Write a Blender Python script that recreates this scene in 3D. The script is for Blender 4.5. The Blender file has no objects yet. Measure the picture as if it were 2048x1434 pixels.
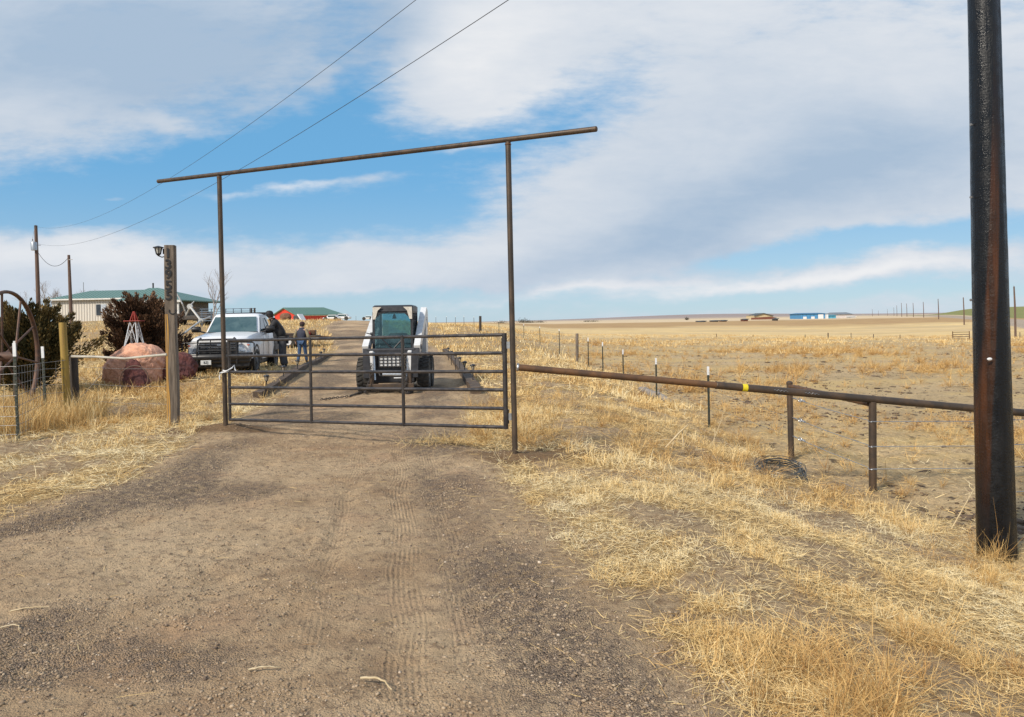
import bpy, bmesh, math, random
import numpy as np
from mathutils import Vector, Matrix
R = math.radians
sc = bpy.context.scene
COL = sc.collection

# ------------------------------------------------------------------ camera, sky, sun, exposure
H = 1.65                      # eye height above the drive
FPX, CX, CY, ROLL = 1450.0, 1024.0, 642.0, R(1.0)
cam_d = bpy.data.cameras.new('camera')
cam = bpy.data.objects.new('camera', cam_d); COL.objects.link(cam); sc.camera = cam
cam_d.sensor_width = 36.0
cam_d.lens = 36.0 * FPX / 2048.0
cam_d.shift_y = -(717.0 - CY) / 2048.0
cam_d.clip_start, cam_d.clip_end = 0.05, 60000
cam.matrix_world = Matrix.Translation((0, 0, H)) @ Matrix.Rotation(R(90), 4, 'X') @ Matrix.Rotation(-ROLL, 4, 'Z')
sc.view_settings.view_transform = 'Standard'
sc.view_settings.look = 'None'
sc.view_settings.gamma = 1.0
sc.view_settings.exposure = 0.0
sc.cycles.max_bounces = 6
sc.cycles.diffuse_bounces = 3
sc.cycles.transparent_max_bounces = 12

SUN_DIR = Vector((-0.52, -0.60, 0.62)).normalized()      # towards the sun
sun_d = bpy.data.lights.new('sun', 'SUN'); sun = bpy.data.objects.new('sun', sun_d); COL.objects.link(sun)
sun_d.energy = 4.1; sun_d.angle = R(6); sun_d.color = (1.0, 0.91, 0.78)
sun.rotation_euler = SUN_DIR.to_track_quat('Z', 'Y').to_euler()

def ab(px, py):
    """direction (x/y, z/y) seen at a place of the photograph (2048 wide)"""
    p, q = (px - CX) / FPX, (CY - py) / FPX
    return p * math.cos(ROLL) + q * math.sin(ROLL), -p * math.sin(ROLL) + q * math.cos(ROLL)

class NT:
    def __init__(s, tree): s.t = tree; s.n = tree.nodes; s.l = tree.links
    def new(s, t, **k):
        nd = s.n.new(t)
        for a, b in k.items(): setattr(nd, a, b)
        return nd
    def inp(s, sock, v):
        if v is None: return
        if isinstance(v, bpy.types.NodeSocket): s.l.new(v, sock)
        else:
            if isinstance(v, (tuple, list)) and len(v) == 3 and sock.type == 'RGBA': v = (*v, 1)
            sock.default_value = v
    def m(s, op, a, b=None, c=None, clamp=False):
        nd = s.new('ShaderNodeMath', operation=op, use_clamp=clamp)
        s.inp(nd.inputs[0], a); s.inp(nd.inputs[1], b); s.inp(nd.inputs[2], c)
        return nd.outputs[0]
    def noise(s, vec, scale, detail=4, rough=.55, dist=0.0, out='Fac'):
        nd = s.new('ShaderNodeTexNoise'); s.inp(nd.inputs['Vector'], vec)
        s.inp(nd.inputs['Scale'], scale); s.inp(nd.inputs['Detail'], detail); s.inp(nd.inputs['Roughness'], rough)
        s.inp(nd.inputs['Distortion'], dist)
        return nd.outputs[out]
    def mix(s, f, a, b, blend='MIX'):
        nd = s.new('ShaderNodeMix', data_type='RGBA', blend_type=blend)
        s.inp(nd.inputs[0], f); s.inp(nd.inputs[6], a); s.inp(nd.inputs[7], b)
        return nd.outputs[2]
    def ss(s, v, lo, hi, to0=0.0, to1=1.0):
        nd = s.new('ShaderNodeMapRange', interpolation_type='SMOOTHSTEP')
        s.inp(nd.inputs[0], v); s.inp(nd.inputs[1], lo); s.inp(nd.inputs[2], hi); s.inp(nd.inputs[3], to0); s.inp(nd.inputs[4], to1)
        return nd.outputs[0]
    def vec(s, x, y, z):
        nd = s.new('ShaderNodeCombineXYZ'); s.inp(nd.inputs[0], x); s.inp(nd.inputs[1], y); s.inp(nd.inputs[2], z)
        return nd.outputs[0]

world = bpy.data.worlds.new('World'); sc.world = world; world.use_nodes = True
w = NT(world.node_tree); w.n.clear()
tc = w.new('ShaderNodeTexCoord'); sep = w.new('ShaderNodeSeparateXYZ'); w.l.new(tc.outputs['Generated'], sep.inputs[0])
nrm = tc.outputs['Generated']
yy = w.m('MAXIMUM', w.m('ABSOLUTE', sep.outputs[1]), 0.12)
A = w.m('DIVIDE', sep.outputs[0], yy); B = w.m('DIVIDE', sep.outputs[2], yy)
# warp
wv = w.vec(A, w.m('MULTIPLY', B, 1.7), 0.0)
wn = w.noise(wv, 3.2, 5, .6, out='Color')
sw = w.new('ShaderNodeSeparateColor'); w.l.new(wn, sw.inputs[0])
Aw = w.m('ADD', A, w.m('MULTIPLY', w.m('SUBTRACT', sw.outputs[0], .5), .16))
Bw = w.m('ADD', B, w.m('MULTIPLY', w.m('SUBTRACT', sw.outputs[1], .5), .10))
def blob(px, py, rx, ry, ang, wt):
    a0, b0 = ab(px, py); rx /= FPX; ry /= FPX; c, s_ = math.cos(R(ang)), math.sin(R(ang))
    da = w.m('SUBTRACT', Aw, a0); db = w.m('SUBTRACT', Bw, b0)
    u = w.m('ADD', w.m('MULTIPLY', da, c / rx), w.m('MULTIPLY', db, s_ / rx))
    v = w.m('ADD', w.m('MULTIPLY', da, -s_ / ry), w.m('MULTIPLY', db, c / ry))
    r2 = w.m('ADD', w.m('MULTIPLY', u, u), w.m('MULTIPLY', v, v))
    return w.m('MULTIPLY', w.m('EXPONENT', w.m('MULTIPLY', r2, -1.0)), wt)
def field(lst, base):
    acc = None
    for b in lst:
        x = blob(*b); acc = x if acc is None else w.m('ADD', acc, x)
    return w.m('ADD', acc, base)
#@SKY
cov = field([  # cloud cover: plus = cloud, minus = clear sky (px, py, rx, ry, angle, weight)
    (200, 60, 640, 160, 0, .34), (40, 250, 320, 110, 6, .32), (430, 190, 160, 50, 20, -.18), (700, 60, 110, 130, 30, -.30), (1080, 30, 300, 80, 0, .35), (480, 150, 200, 90, 0, .10),
    (640, 240, 210, 70, 30, -.52), (330, 355, 430, 66, 5, -.62), (620, 450, 340, 52, 4, -.52), (120, 425, 280, 30, 2, -.45), (700, 320, 260, 60, 10, -.36), (880, 400, 160, 60, 25, -.28),
    (960, 290, 180, 50, 20, -.36), (1220, 190, 120, 60, 35, -.30), (1100, 290, 120, 60, 30, -.22),
    (870, 110, 150, 120, 20, .55), (960, 180, 110, 60, 10, .38), (1600, 240, 620, 260, 10, .50), (1350, 430, 460, 120, 20, .40), (1900, 330, 300, 110, 8, .3),
    (400, 388, 50, 14, 2, .46), (470, 392, 40, 12, 0, .42), (560, 384, 62, 18, 0, .60), (650, 372, 50, 12, 8, .40), (745, 366, 60, 18, 8, .42), (330, 262, 70, 20, -22, .34), (645, 158, 36, 18, 30, .34), (235, 397, 34, 8, 0, .50), (930, 300, 60, 9, 12, .4),
    (200, 520, 520, 56, -1, .58), (820, 540, 460, 42, 5, .42), (150, 590, 300, 30, 0, .22),
    (1790, 478, 420, 30, 6, -.85), (1480, 505, 200, 16, 5, -.30), (1700, 548, 460, 20, 6, .40), (1120, 578, 260, 9, 4, .40),
    (600, 612, 760, 24, 2, -.62), (1450, 606, 700, 22, 2, -.66), (800, 585, 200, 12, 0, -.2),
], .50)
n1 = w.noise(w.vec(A, w.m('MULTIPLY', B, 2.4), 3.0), 5.0, 9, .58, .35)
n2 = w.noise(w.vec(A, w.m('MULTIPLY', B, 3.4), 9.0), 17.0, 6, .6)
cov = w.m('ADD', cov, w.m('MULTIPLY', w.m('SUBTRACT', n1, .5), .55))
n3 = w.noise(w.vec(A, w.m('MULTIPLY', B, 2.6), 5.0), 42.0, 5, .65)
cov = w.m('ADD', cov, w.m('MULTIPLY', w.m('SUBTRACT', n2, .5), .62))
cov = w.m('ADD', cov, w.m('MULTIPLY', w.m('SUBTRACT', n3, .5), .26))
dens = w.ss(cov, .10, .84)
brt = field([  # how white the cloud is
    (900, 130, 200, 110, 20, .55), (1040, 210, 160, 60, 20, .28), (1090, 30, 320, 70, 0, .22), (545, 388, 140, 25, 2, .45), (330, 255, 70, 30, -20, .2),
    (1650, 555, 420, 18, 5, .50), (1100, 585, 260, 13, 4, .40), (120, 510, 320, 32, 0, .30), (880, 520, 200, 45, 10, .15),
    (1550, 400, 500, 85, 18, -.36), (1330, 460, 320, 60, 16, -.14), (1750, 290, 300, 100, 0, -.22), (1150, 520, 260, 30, 14, -.1),
    (300, 100, 640, 200, 0, -.62), (560, 384, 110, 18, 0, .4), (60, 240, 220, 70, 0, .22), (740, 60, 120, 120, 0, -.35), (1850, 60, 300, 120, 0, .12),
], .52)
brt = w.m('ADD', brt, w.m('MULTIPLY', w.m('SUBTRACT', n1, .5), .6))
brt = w.m('ADD', brt, w.m('MULTIPLY', w.m('SUBTRACT', n2, .5), .25), clamp=True)
sky = w.new('ShaderNodeTexSky', sky_type='NISHITA', sun_disc=False)
sky.sun_elevation = math.asin(SUN_DIR.z); sky.sun_rotation = math.atan2(SUN_DIR.x, SUN_DIR.y)
sky.altitude = 1500; sky.air_density = 1.0; sky.dust_density = .6
up = w.m('MAXIMUM', sep.outputs[2], 0.0)
hz = w.ss(up, .0, .22)
blue = w.mix(hz, (3.9, 6.0, 7.7), (1.5, 4.6, 8.0))
blue = w.mix(w.ss(up, .2, .9), blue, (1.5, 3.0, 6.2))
blue = w.mix(.25, blue, sky.outputs[0])
ccol = w.mix(brt, (4.0, 5.2, 6.7), (8.5, 8.6, 8.8))
skyc = w.mix(dens, blue, ccol)
bgn = w.new('ShaderNodeBackground'); w.l.new(skyc, bgn.inputs[0]); bgn.inputs[1].default_value = .1
wo = w.new('ShaderNodeOutputWorld'); w.l.new(bgn.outputs[0], wo.inputs[0])
#@ENDSKY

# ------------------------------------------------------------------ helpers
def tagp(o, label=None, cat=None, group=None, kind=None):
    if label: o['label'] = label
    if cat: o['category'] = cat
    if group: o['group'] = group
    if kind: o['kind'] = kind
    return o
def thing(name, label, cat, loc=(0, 0, 0), rz=0.0, group=None):
    o = bpy.data.objects.new(name, None); COL.objects.link(o); o.empty_display_size = .2
    o.location = loc; o.rotation_euler = (0, 0, rz)
    return tagp(o, label, cat, group)
def link_mesh(name, me, mat, parent=None, smooth=False):
    o = bpy.data.objects.new(name, me); COL.objects.link(o)
    if mat is not None: me.materials.append(mat)
    if smooth: me.polygons.foreach_set('use_smooth', [True] * len(me.polygons))
    if parent is not None: o.parent = parent
    return o
def copy_thing(o, loc=None, rz=None, label=None, parent=None):
    c = o.copy(); COL.objects.link(c)
    if parent is not None: c.parent = parent
    for ch in list(o.children): copy_thing(ch, parent=c)
    if loc is not None: c.location = loc
    if rz is not None: c.rotation_euler = (0, 0, rz)
    if label: c['label'] = label
    return c
def frame(d):
    d = d.normalized(); a = Vector((0, 0, 1)) if abs(d.z) < .95 else Vector((1, 0, 0))
    u = d.cross(a).normalized(); return u, u.cross(d).normalized()   # u sideways, v up-ish
class MB:
    """collects shapes into one mesh"""
    def __init__(s, origin=None): s.v = []; s.f = []; s.o = Vector(origin) if origin is not None else None
    def add(s, vs, fs):
        k = len(s.v); s.v += [Vector(x) for x in vs]; s.f += [tuple(i + k for i in f) for f in fs]; return s
    def box(s, lo, hi, rot=None, c=None):
        x0, y0, z0 = lo; x1, y1, z1 = hi
        vs = [Vector(p) for p in ((x0,y0,z0),(x1,y0,z0),(x1,y1,z0),(x0,y1,z0),(x0,y0,z1),(x1,y0,z1),(x1,y1,z1),(x0,y1,z1))]
        if rot is not None:
            cc = Vector(c) if c is not None else Vector(((x0+x1)/2,(y0+y1)/2,(z0+z1)/2))
            vs = [rot @ (v - cc) + cc for v in vs]
        return s.add(vs, [(3,2,1,0),(4,5,6,7),(0,1,5,4),(1,2,6,5),(2,3,7,6),(3,0,4,7)])
    def bbox(s, lo, hi, b=.02):
        """box with bevelled edges (loft of rounded rectangles)"""
        x0, y0, z0 = lo; x1, y1, z1 = hi; b = min(b, (x1-x0)/2.01, (y1-y0)/2.01, (z1-z0)/2.01)
        def ring(i, z): 
            a0, a1, c0, c1 = x0+i, x1-i, y0+i, y1-i
            return [(a0+b,c0,z),(a1-b,c0,z),(a1,c0+b,z),(a1,c1-b,z),(a1-b,c1,z),(a0+b,c1,z),(a0,c1-b,z),(a0,c0+b,z)]
        return s.loft([ring(b*.7, z0), ring(0, z0+b), ring(0, z1-b), ring(b*.7, z1)])
    def loft(s, rings, cap=True, closed=True):
        n = len(rings[0]); k = len(s.v); s.v += [Vector(p) for r in rings for p in r]
        for i in range(len(rings)-1):
            for j in range(n if closed else n-1):
                a = k+i*n+j; b = k+i*n+(j+1) % n; s.f.append((a, b, b+n, a+n))
        if cap:
            s.f.append(tuple(k+j for j in reversed(range(n)))); s.f.append(tuple(k+(len(rings)-1)*n+j for j in range(n)))
        return s
    def tube(s, a, b, r, r2=None, n=10, cap=True):
        a, b = Vector(a), Vector(b); r2 = r if r2 is None else r2; u, v = frame(b-a)
        return s.loft([[p + (u*math.cos(t)+v*math.sin(t))*q for t in [2*math.pi*j/n for j in range(n)]] for p, q in ((a, r), (b, r2))], cap)
    def path(s, pts, r, n=8, cap=True):
        pts = [Vector(p) for p in pts]; rs = r if isinstance(r, (list, tuple)) else [r]*len(pts); rings = []
        for i, p in enumerate(pts):
            d = (pts[min(i+1, len(pts)-1)] - pts[max(i-1, 0)]); u, v = frame(d)
            rings.append([p + (u*math.cos(t)+v*math.sin(t))*rs[i] for t in [2*math.pi*j/n for j in range(n)]])
        return s.loft(rings, cap)
    def beam(s, pts, wx, hz):
        """rectangular beam following pts in the y-z plane, width wx in x"""
        pts = [Vector(p) for p in pts]; rings = []
        for i, p in enumerate(pts):
            d = (pts[min(i+1, len(pts)-1)] - pts[max(i-1, 0)]); d.x = 0; d.normalize(); nn = Vector((0, -d.z, d.y))
            h = hz[i] if isinstance(hz, (list, tuple)) else hz
            rings.append([p+Vector((sx*wx/2,0,0))+nn*sz*h/2 for sx, sz in ((-1,-1),(1,-1),(1,1),(-1,1))])
        return s.loft(rings)
    def torus(s, c, ax, Rr, r, n=32, m=8, a0=0.0, a1=2*math.pi, sq=1.0, u=None):
        c, ax = Vector(c), Vector(ax).normalized()
        if u is None: u, v = frame(ax)
        else: u = Vector(u).normalized(); v = ax.cross(u)
        full = abs(a1-a0-2*math.pi) < 1e-4; rings = []
        for i in range(n + (0 if full else 1)):
            t = a0+(a1-a0)*i/n; d = u*math.cos(t)+v*math.sin(t)
            rings.append([c + d*(Rr + r*math.cos(q)) + ax*r*sq*math.sin(q) for q in [2*math.pi*j/m for j in range(m)]])
        if full: rings.append(rings[0])
        return s.loft(rings, cap=not full)
    def disc(s, c, ax, prof, n=24):
        """lathe: prof = [(radius, offset along axis)...]"""
        c, ax = Vector(c), Vector(ax).normalized(); u, v = frame(ax)
        return s.loft([[c + ax*o + (u*math.cos(t)+v*math.sin(t))*max(r, 1e-4) for t in [2*math.pi*j/n for j in range(n)]] for r, o in prof])
    def quad(s, a, b, c, d, th=0.0):
        a, b, c, d = map(Vector, (a, b, c, d))
        if th:
            nn = (b-a).cross(d-a).normalized()*th
            return s.add([a,b,c,d,a+nn,b+nn,c+nn,d+nn], [(3,2,1,0),(4,5,6,7),(0,1,5,4),(1,2,6,5),(2,3,7,6),(3,0,4,7)])
        return s.add([a,b,c,d], [(0,1,2,3)])
    def prism(s, poly, ext):
        """poly = 3-D points, ext = extrusion vector"""
        e = Vector(ext); return s.loft([[Vector(p) for p in poly], [Vector(p)+e for p in poly]])
    def build(s, name, mat, parent=None, smooth=False, bevel=0):
        vs = s.v if s.o is None else [v - s.o for v in s.v]
        me = bpy.data.meshes.new(name); me.from_pydata([tuple(v) for v in vs], [], s.f)
        bm = bmesh.new(); bm.from_mesh(me); bmesh.ops.recalc_face_normals(bm, faces=bm.faces)
        if smooth:
            for f in bm.faces: f.smooth = True
            for e in bm.edges:
                if len(e.link_faces) == 2 and e.calc_face_angle(0) > R(38): e.smooth = False
        bm.to_mesh(me); bm.free()
        return link_mesh(name, me, mat, parent)

def principled(name):
    m = bpy.data.materials.new(name); m.use_nodes = True; t = NT(m.node_tree)
    p = t.n['Principled BSDF']; return m, t, p
def mat(name, c1, c2=None, scale=6.0, rough=.6, metal=0.0, bump=0.0, bscale=None, spec=.5, stretch=(1,1,1), lo=.35, hi=.65, coat=0, detail=5, rough2=None):
    m, t, p = principled(name)
    co = t.new('ShaderNodeTexCoord').outputs['Object']
    mp = t.new('ShaderNodeMapping'); t.l.new(co, mp.inputs[0]); mp.inputs['Scale'].default_value = stretch; v = mp.outputs[0]
    n = t.noise(v, scale, detail, .6)
    c2 = c2 or tuple(x*.8 for x in c1)
    f = t.ss(n, lo, hi); t.l.new(t.mix(f, c1, c2), p.inputs['Base Color'])
    p.inputs['Roughness'].default_value = rough; p.inputs['Metallic'].default_value = metal
    if rough2 is not None: t.l.new(t.ss(n, lo, hi, rough, rough2), p.inputs['Roughness'])
    p.inputs['Specular IOR Level'].default_value = spec
    if coat: p.inputs['Coat Weight'].default_value = coat; p.inputs['Coat Roughness'].default_value = .08
    if bump:
        b = t.new('ShaderNodeBump'); b.inputs['Strength'].default_value = 1.0; b.inputs['Distance'].default_value = bump
        t.l.new(t.noise(v, bscale or scale*4, 6, .65), b.inputs['Height']); t.l.new(b.outputs[0], p.inputs['Normal'])
    return m

# ------------------------------------------------------------------ noise and terrain (numpy)
def _h(ix, iy, seed):
    x = (ix.astype(np.int64)*374761393 + iy.astype(np.int64)*668265263 + seed*982451653) & 0xffffffff
    x = ((x ^ (x >> 13))*1274126177) & 0xffffffff
    return ((x ^ (x >> 16)) & 0xffff)/65535.0
def vn(x, y, s, seed=0):
    x = np.asarray(x, float)*s; y = np.asarray(y, float)*s; ix, iy = np.floor(x), np.floor(y); fx, fy = x-ix, y-iy
    fx = fx*fx*(3-2*fx); fy = fy*fy*(3-2*fy)
    a, b, c, d = _h(ix, iy, seed), _h(ix+1, iy, seed), _h(ix, iy+1, seed), _h(ix+1, iy+1, seed)
    return (a*(1-fx)+b*fx)*(1-fy)+(c*(1-fx)+d*fx)*fy
def fbm(x, y, s, o=4, seed=0, g=.5):
    r, a, t = 0, 1.0, 0
    for i in range(o): r = r + a*vn(x, y, s*2**i, seed+i*17); t += a; a *= g
    return r/t
def sst(x, a, b):
    t = np.clip((np.asarray(x, float)-a)/(b-a), 0, 1); return t*t*(3-2*t)
EL_Y = [0, 5, 6, 8, 11, 16, 36, 60, 80, 120]; EL_X = [-9, -7.5, -4.6, -4.2, -4.7, -5.2, -8.6, -15.5, -19, -27]
ER_Y = [0, 3, 3.64, 4.36, 5.73, 7.5, 10.4, 15, 38, 60, 80, 120]; ER_X = [1.3, .90, .78, .55, .18, -.12, -.64, -1.1, -3.7, -9.5, -15, -24]
def road_d(x, y):
    """metres inside the drive (negative outside)"""
    return np.minimum(x - np.interp(y, EL_Y, EL_X), np.interp(y, ER_Y, ER_X) - x)
FN_Y = [0, 9, 26, 29.5, 32, 35.4, 41, 52.7, 58, 61, 85, 110]; FN_X = [4.5, 4.5, 3.94, 3.70, 3.38, 3.17, 2.69, 2.03, .96, -2.7, -5.6, -12]
def base_z(x, y):
    x = np.asarray(x, float); y = np.asarray(y, float)
    u = x/np.maximum(y, 12)
    Au = np.interp(u, [-3, -.75, -.55, -.4, -.22, -.15, -.10, -.045, .0165, .06], [1.5, 2.2, 2.55, 2.2, 2.15, 1.9, 1.5, 1.25, .35, 0])
    z = Au*sst(y, 26, 82)*(1-sst(y, 260, 600))
    s = sst(x, 1.0, 4.6)
    z = z - .6*s*(1-.75*sst(y, 32, 58)*(1-sst(x, 4, 14)))*(1-sst(y, 250, 420))
    z = z - 2.3*np.exp(-((x-95)/75)**2-((y-150)/80)**2)
    z = z + 6.5*np.exp(-((x-440)/150)**2-((y-560)/190)**2)*sst(u, .56, .64)
    z = z + .19*sst(-x, 5.2, 7.2)*sst(y, 15, 21)*(1-sst(y, 26, 30.5))
    far = sst(y, 3500, 7500)*(1-sst(y, 8000, 11000)*.0)
    z = z + far*36*(np.exp(-((u-.27)/.17)**2)+.55*np.exp(-((u-.02)/.10)**2)*0+.25*np.exp(-((u-.62)/.25)**2))
    return z
def micro(x, y):
    rd = road_d(x, y); near = 1-sst(y, 14, 30)
    rough = fbm(x, y, 1.1, 3, 5)-.5
    fine = fbm(x, y, 7, 4, 9, .6)-.5
    off = 1-sst(rd, -.5, .3)
    z = rough*(.05+.10*off) + fine*(.036+.030*off) + (fbm(x, y, 17, 2, 21)-.5)*.016 - .022*sst(fbm(x, y, 3.1, 2, 66), .60, .74)*(rd > 0)
    # kicked up soil mounds round the new gate posts and the number post
    z = z + .09*np.exp(-((x-.05)/.55)**2-((y-8.9)/.35)**2) + .10*np.exp(-((x+4.7)/.6)**2-((y-11.5)/.3)**2)
    # a low windrow of gravel down the right-hand side and a wheel rut
    z = z + .02*np.exp(-((rd-.35)/.25)**2)*(rd > -1)
    s = x+.16*y
    z = z - .014*np.exp(-((s-.02)/.16)**2)-.012*np.exp(-((s-.36)/.13)**2)-.030*np.exp(-((s+.50)/.07)**2)*sst(y, 4, 5)*(1-sst(y, 6.5, 8))
    return z*(.25+.75*near)
def gz(x, y): return base_z(x, y) + micro(np.asarray(x, float), np.asarray(y, float))
def G(x, y): return float(gz(x, y))
def W(px, py, Y):
    a, b = ab(px, py); return Vector((a*Y, Y, H+b*Y))
def at(px, Y, py=660, dz=0.0):
    x = ab(px, py)[0]*Y; return Vector((x, Y, G(x, Y)+dz))

def grid_axis(lo, hi, step, out_lo, out_hi, growth):
    c = list(np.arange(lo, hi+1e-6, step)); s = step
    while c[-1] < out_hi: s *= growth; c.append(c[-1]+s)
    a = []; s = step; v = lo
    while v > out_lo: s *= growth; v -= s; a.append(v)
    return np.array(a[::-1]+c)
gx = grid_axis(-7.0, 7.0, .035, -15000, 15000, 1.045)
gy = grid_axis(2.2, 13.0, .035, -60, 22000, 1.022)
X, Y = np.meshgrid(gx, gy); Z = gz(X, Y)
nx, ny = len(gx), len(gy)
V = np.stack([X, Y, Z], -1).reshape(-1, 3)
i = np.arange(ny-1)[:, None]*nx+np.arange(nx-1)[None, :]
Q = np.stack([i, i+1, i+1+nx, i+nx], -1).reshape(-1, 4)
def np_mesh(name, V, Q, attrs=None, smooth=False):
    me = bpy.data.meshes.new(name); k = Q.shape[1]
    me.vertices.add(len(V)); me.vertices.foreach_set('co', np.ascontiguousarray(V, dtype=np.float32).ravel())
    me.loops.add(Q.size); me.loops.foreach_set('vertex_index', np.ascontiguousarray(Q, dtype=np.int32).ravel())
    me.polygons.add(len(Q)); me.polygons.foreach_set('loop_start', np.arange(len(Q), dtype=np.int32)*k)
    if smooth: me.polygons.foreach_set('use_smooth', np.ones(len(Q), dtype=bool))
    me.update(calc_edges=True)
    for n_, a_ in (attrs or {}).items():
        at_ = me.attributes.new(n_, 'FLOAT', 'POINT'); at_.data.foreach_set('value', np.ascontiguousarray(a_, dtype=np.float32).ravel())
    return me
# masks of what the ground is made of (where road, straw, bare pasture, green crop lie)
TIMB = [(-5.85, 15.6, -6.0, 18), (-6.0, 18, -9.0, 36), (-.8, 15.2, -1.9, 23), (-1.9, 23, -3.6, 36)]
def straw_density(x, y):
    """0..1 how much dry grass stands at a place"""
    rd = road_d(x, y)
    n = fbm(x, y, .9, 4, 31); n2 = fbm(x, y, 2.6, 3, 77)
    fx = np.interp(y, FN_Y, FN_X)
    d = sst(n, .36, .60)*.65+sst(n2, .42, .58)*.45
    d = d + .45*np.exp(-((rd+.38)/.30)**2)*sst(n2, .25, .5)                     # dense straw at the road's edge
    cx = np.interp(y, [2.5, 3.6, 5.5, 7.5], [2.25, 1.95, 1.30, 1.0])              # worn bare strip
    d = d - .85*np.exp(-((x-cx)/.34)**2)*sst(y, 2, 3.2)*(1-sst(y, 6.0, 7.4))
    d = d - .7*np.exp(-((x-.3)/.75)**2-((y-8.9)/.45)**2)
    d = d - .9*np.exp(-((x+4.3)/.9)**2-((y-11.3)/.35)**2)
    d = d*sst(-rd, -.12, .22)
    d = np.maximum(d, .17*sst(-rd, .0, .4)*sst(n2, .2, .5))
    past = sst(x-fx, -.6, .7)*(y > 1)
    d = d*(1-past) + past*sst(fbm(x, y, .35, 4, 51), .56, .70)*.5
    d = np.where((x > -6) & (x < -3) & (rd > 0), d, d)
    for xa_, ya_, xb_, yb_ in TIMB:
        L2 = (xb_-xa_)**2+(yb_-ya_)**2; q = np.clip(((x-xa_)*(xb_-xa_)+(y-ya_)*(yb_-ya_))/L2, 0, 1)
        dd = np.hypot(x-xa_-q*(xb_-xa_), y-ya_-q*(yb_-ya_)); d = d*sst(dd, .15, .75+.015*y)
    return np.clip(d, 0, 1)
rdv = road_d(X, Y); fxv = np.interp(Y, FN_Y, FN_X)
m_road = sst(rdv, -.25, .30)
m_straw = straw_density(X, Y)
m_past = sst(X-fxv, -.7, .7)
m_grv = np.clip(sst(-np.abs(rdv-.55), -.55, -.15)*sst(fbm(X, Y, .8, 3, 3), .25, .6)+.9*sst(fbm(X, Y, .55, 4, 13), .50, .62), 0, 1)*m_road
ground_me = np_mesh('ground', V, Q, {'road': m_road, 'straw': m_straw, 'pasture': m_past, 'gravel': m_grv}, smooth=True)
g_mat, t, p = principled('earth')
def attr(t, n): nd = t.new('ShaderNodeAttribute', attribute_name=n); return nd.outputs['Fac']
pos = t.new('ShaderNodeNewGeometry').outputs['Position']; sp = t.new('ShaderNodeSeparateXYZ'); t.l.new(pos, sp.inputs[0]); PX, PY = sp.outputs[0], sp.outputs[1]
nb = t.noise(pos, .45, 6, .6); nm = t.noise(pos, 2.3, 6, .65); nf = t.noise(pos, 14, 6, .7); ng = t.noise(pos, 70, 4, .7)
vor = t.new('ShaderNodeTexVoronoi'); t.l.new(pos, vor.inputs['Vector']); vor.inputs['Scale'].default_value = 105; vor.feature = 'F1'
#@GROUND
dirt = t.mix(t.ss(nm, .35, .65), (.53, .375, .222), (.375, .25, .145))
dirt = t.mix(t.ss(nb, .40, .62), dirt, (.60, .44, .27))
dirt = t.mix(t.m('MULTIPLY', t.ss(t.noise(pos, .9, 3, .5), .52, .66), .55), dirt, (.43, .265, .155))
dirt = t.mix(t.m('MULTIPLY', t.ss(nf, .50, .66), .70), dirt, (.20, .135, .085))
grv = t.mix(t.ss(vor.outputs['Color'], .1, .9), (.150, .110, .082), (.38, .285, .205))
grv = t.mix(t.ss(ng, .60, .72), grv, (.52, .44, .36))
gk = t.m('MULTIPLY', t.m('ADD', .12, t.m('MULTIPLY', attr(t, 'gravel'), .88)), t.ss(nf, .34, .60))
road = t.mix(gk, dirt, grv)
soil = t.mix(t.ss(nf, .4, .62), (.46, .335, .20), (.29, .195, .115))
strw = t.mix(t.ss(ng, .35, .62), (.60, .42, .185), (.28, .18, .08))
verge = t.mix(t.m('MULTIPLY', t.ss(t.m('ADD', attr(t, 'straw'), t.m('MULTIPLY', t.m('SUBTRACT', nf, .5), .7)), .1, .75), .85), soil, strw)
# dry pasture: pale soil, dung and dead tufts
pst = t.mix(t.ss(nb, .35, .65), (.61, .45, .255), (.48, .35, .19))
pst = t.mix(t.m('MULTIPLY', t.ss(nm, .45, .68), .5), pst, (.50, .375, .21))
pst = t.mix(t.m('MULTIPLY', t.ss(nf, .46, .64), .85), pst, (.33, .235, .135))
dn = t.noise(t.vec(t.m('MULTIPLY', PX, .8), PY, 0.0), 3.1, 3, .5)
pst = t.mix(t.ss(dn, .60, .66), pst, (.085, .062, .045))
tf = t.noise(t.vec(t.m('MULTIPLY', PX, .5), PY, 4.0), .32, 6, .7)
pst = t.mix(t.m('MULTIPLY', t.ss(tf, .46, .60), .8), pst, (.60, .43, .195))
side = t.mix(attr(t, 'pasture'), verge, pst)
near = t.mix(attr(t, 'road'), side, road)
# far plain in broad bands
wy = t.m('ADD', PY, t.m('MULTIPLY', t.m('SUBTRACT', t.noise(t.vec(PX, PY, 0.0), .012, 6, .65), .5), 150.0))
fb = t.noise(t.vec(t.m('MULTIPLY', PX, .25), PY, 0.0), .03, 5, .6)
fs = t.noise(t.vec(t.m('MULTIPLY', PX, .3), PY, 2.0), .4, 5, .65)
gold = t.mix(t.ss(fb, .35, .65), (.78, .57, .27), (.66, .49, .26))
gold = t.mix(t.m('MULTIPLY', t.ss(t.noise(t.vec(t.m('MULTIPLY', PX, .3), PY, 7.0), .11, 6, .7), .46, .60), .6), gold, (.47, .36, .22))
gold = t.mix(t.m('MULTIPLY', t.ss(fs, .45, .65), .7), gold, (.55, .38, .17))
c = t.mix(t.ss(wy, 95, 140), near, gold)
brown = t.mix(t.ss(fs, .4, .6), (.34, .205, .10), (.46, .30, .145))
c = t.mix(t.m('MULTIPLY', t.ss(wy, 215, 245), .85), c, brown)
pale = t.mix(t.ss(fb, .4, .6), (.70, .55, .35), (.60, .46, .30))
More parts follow.
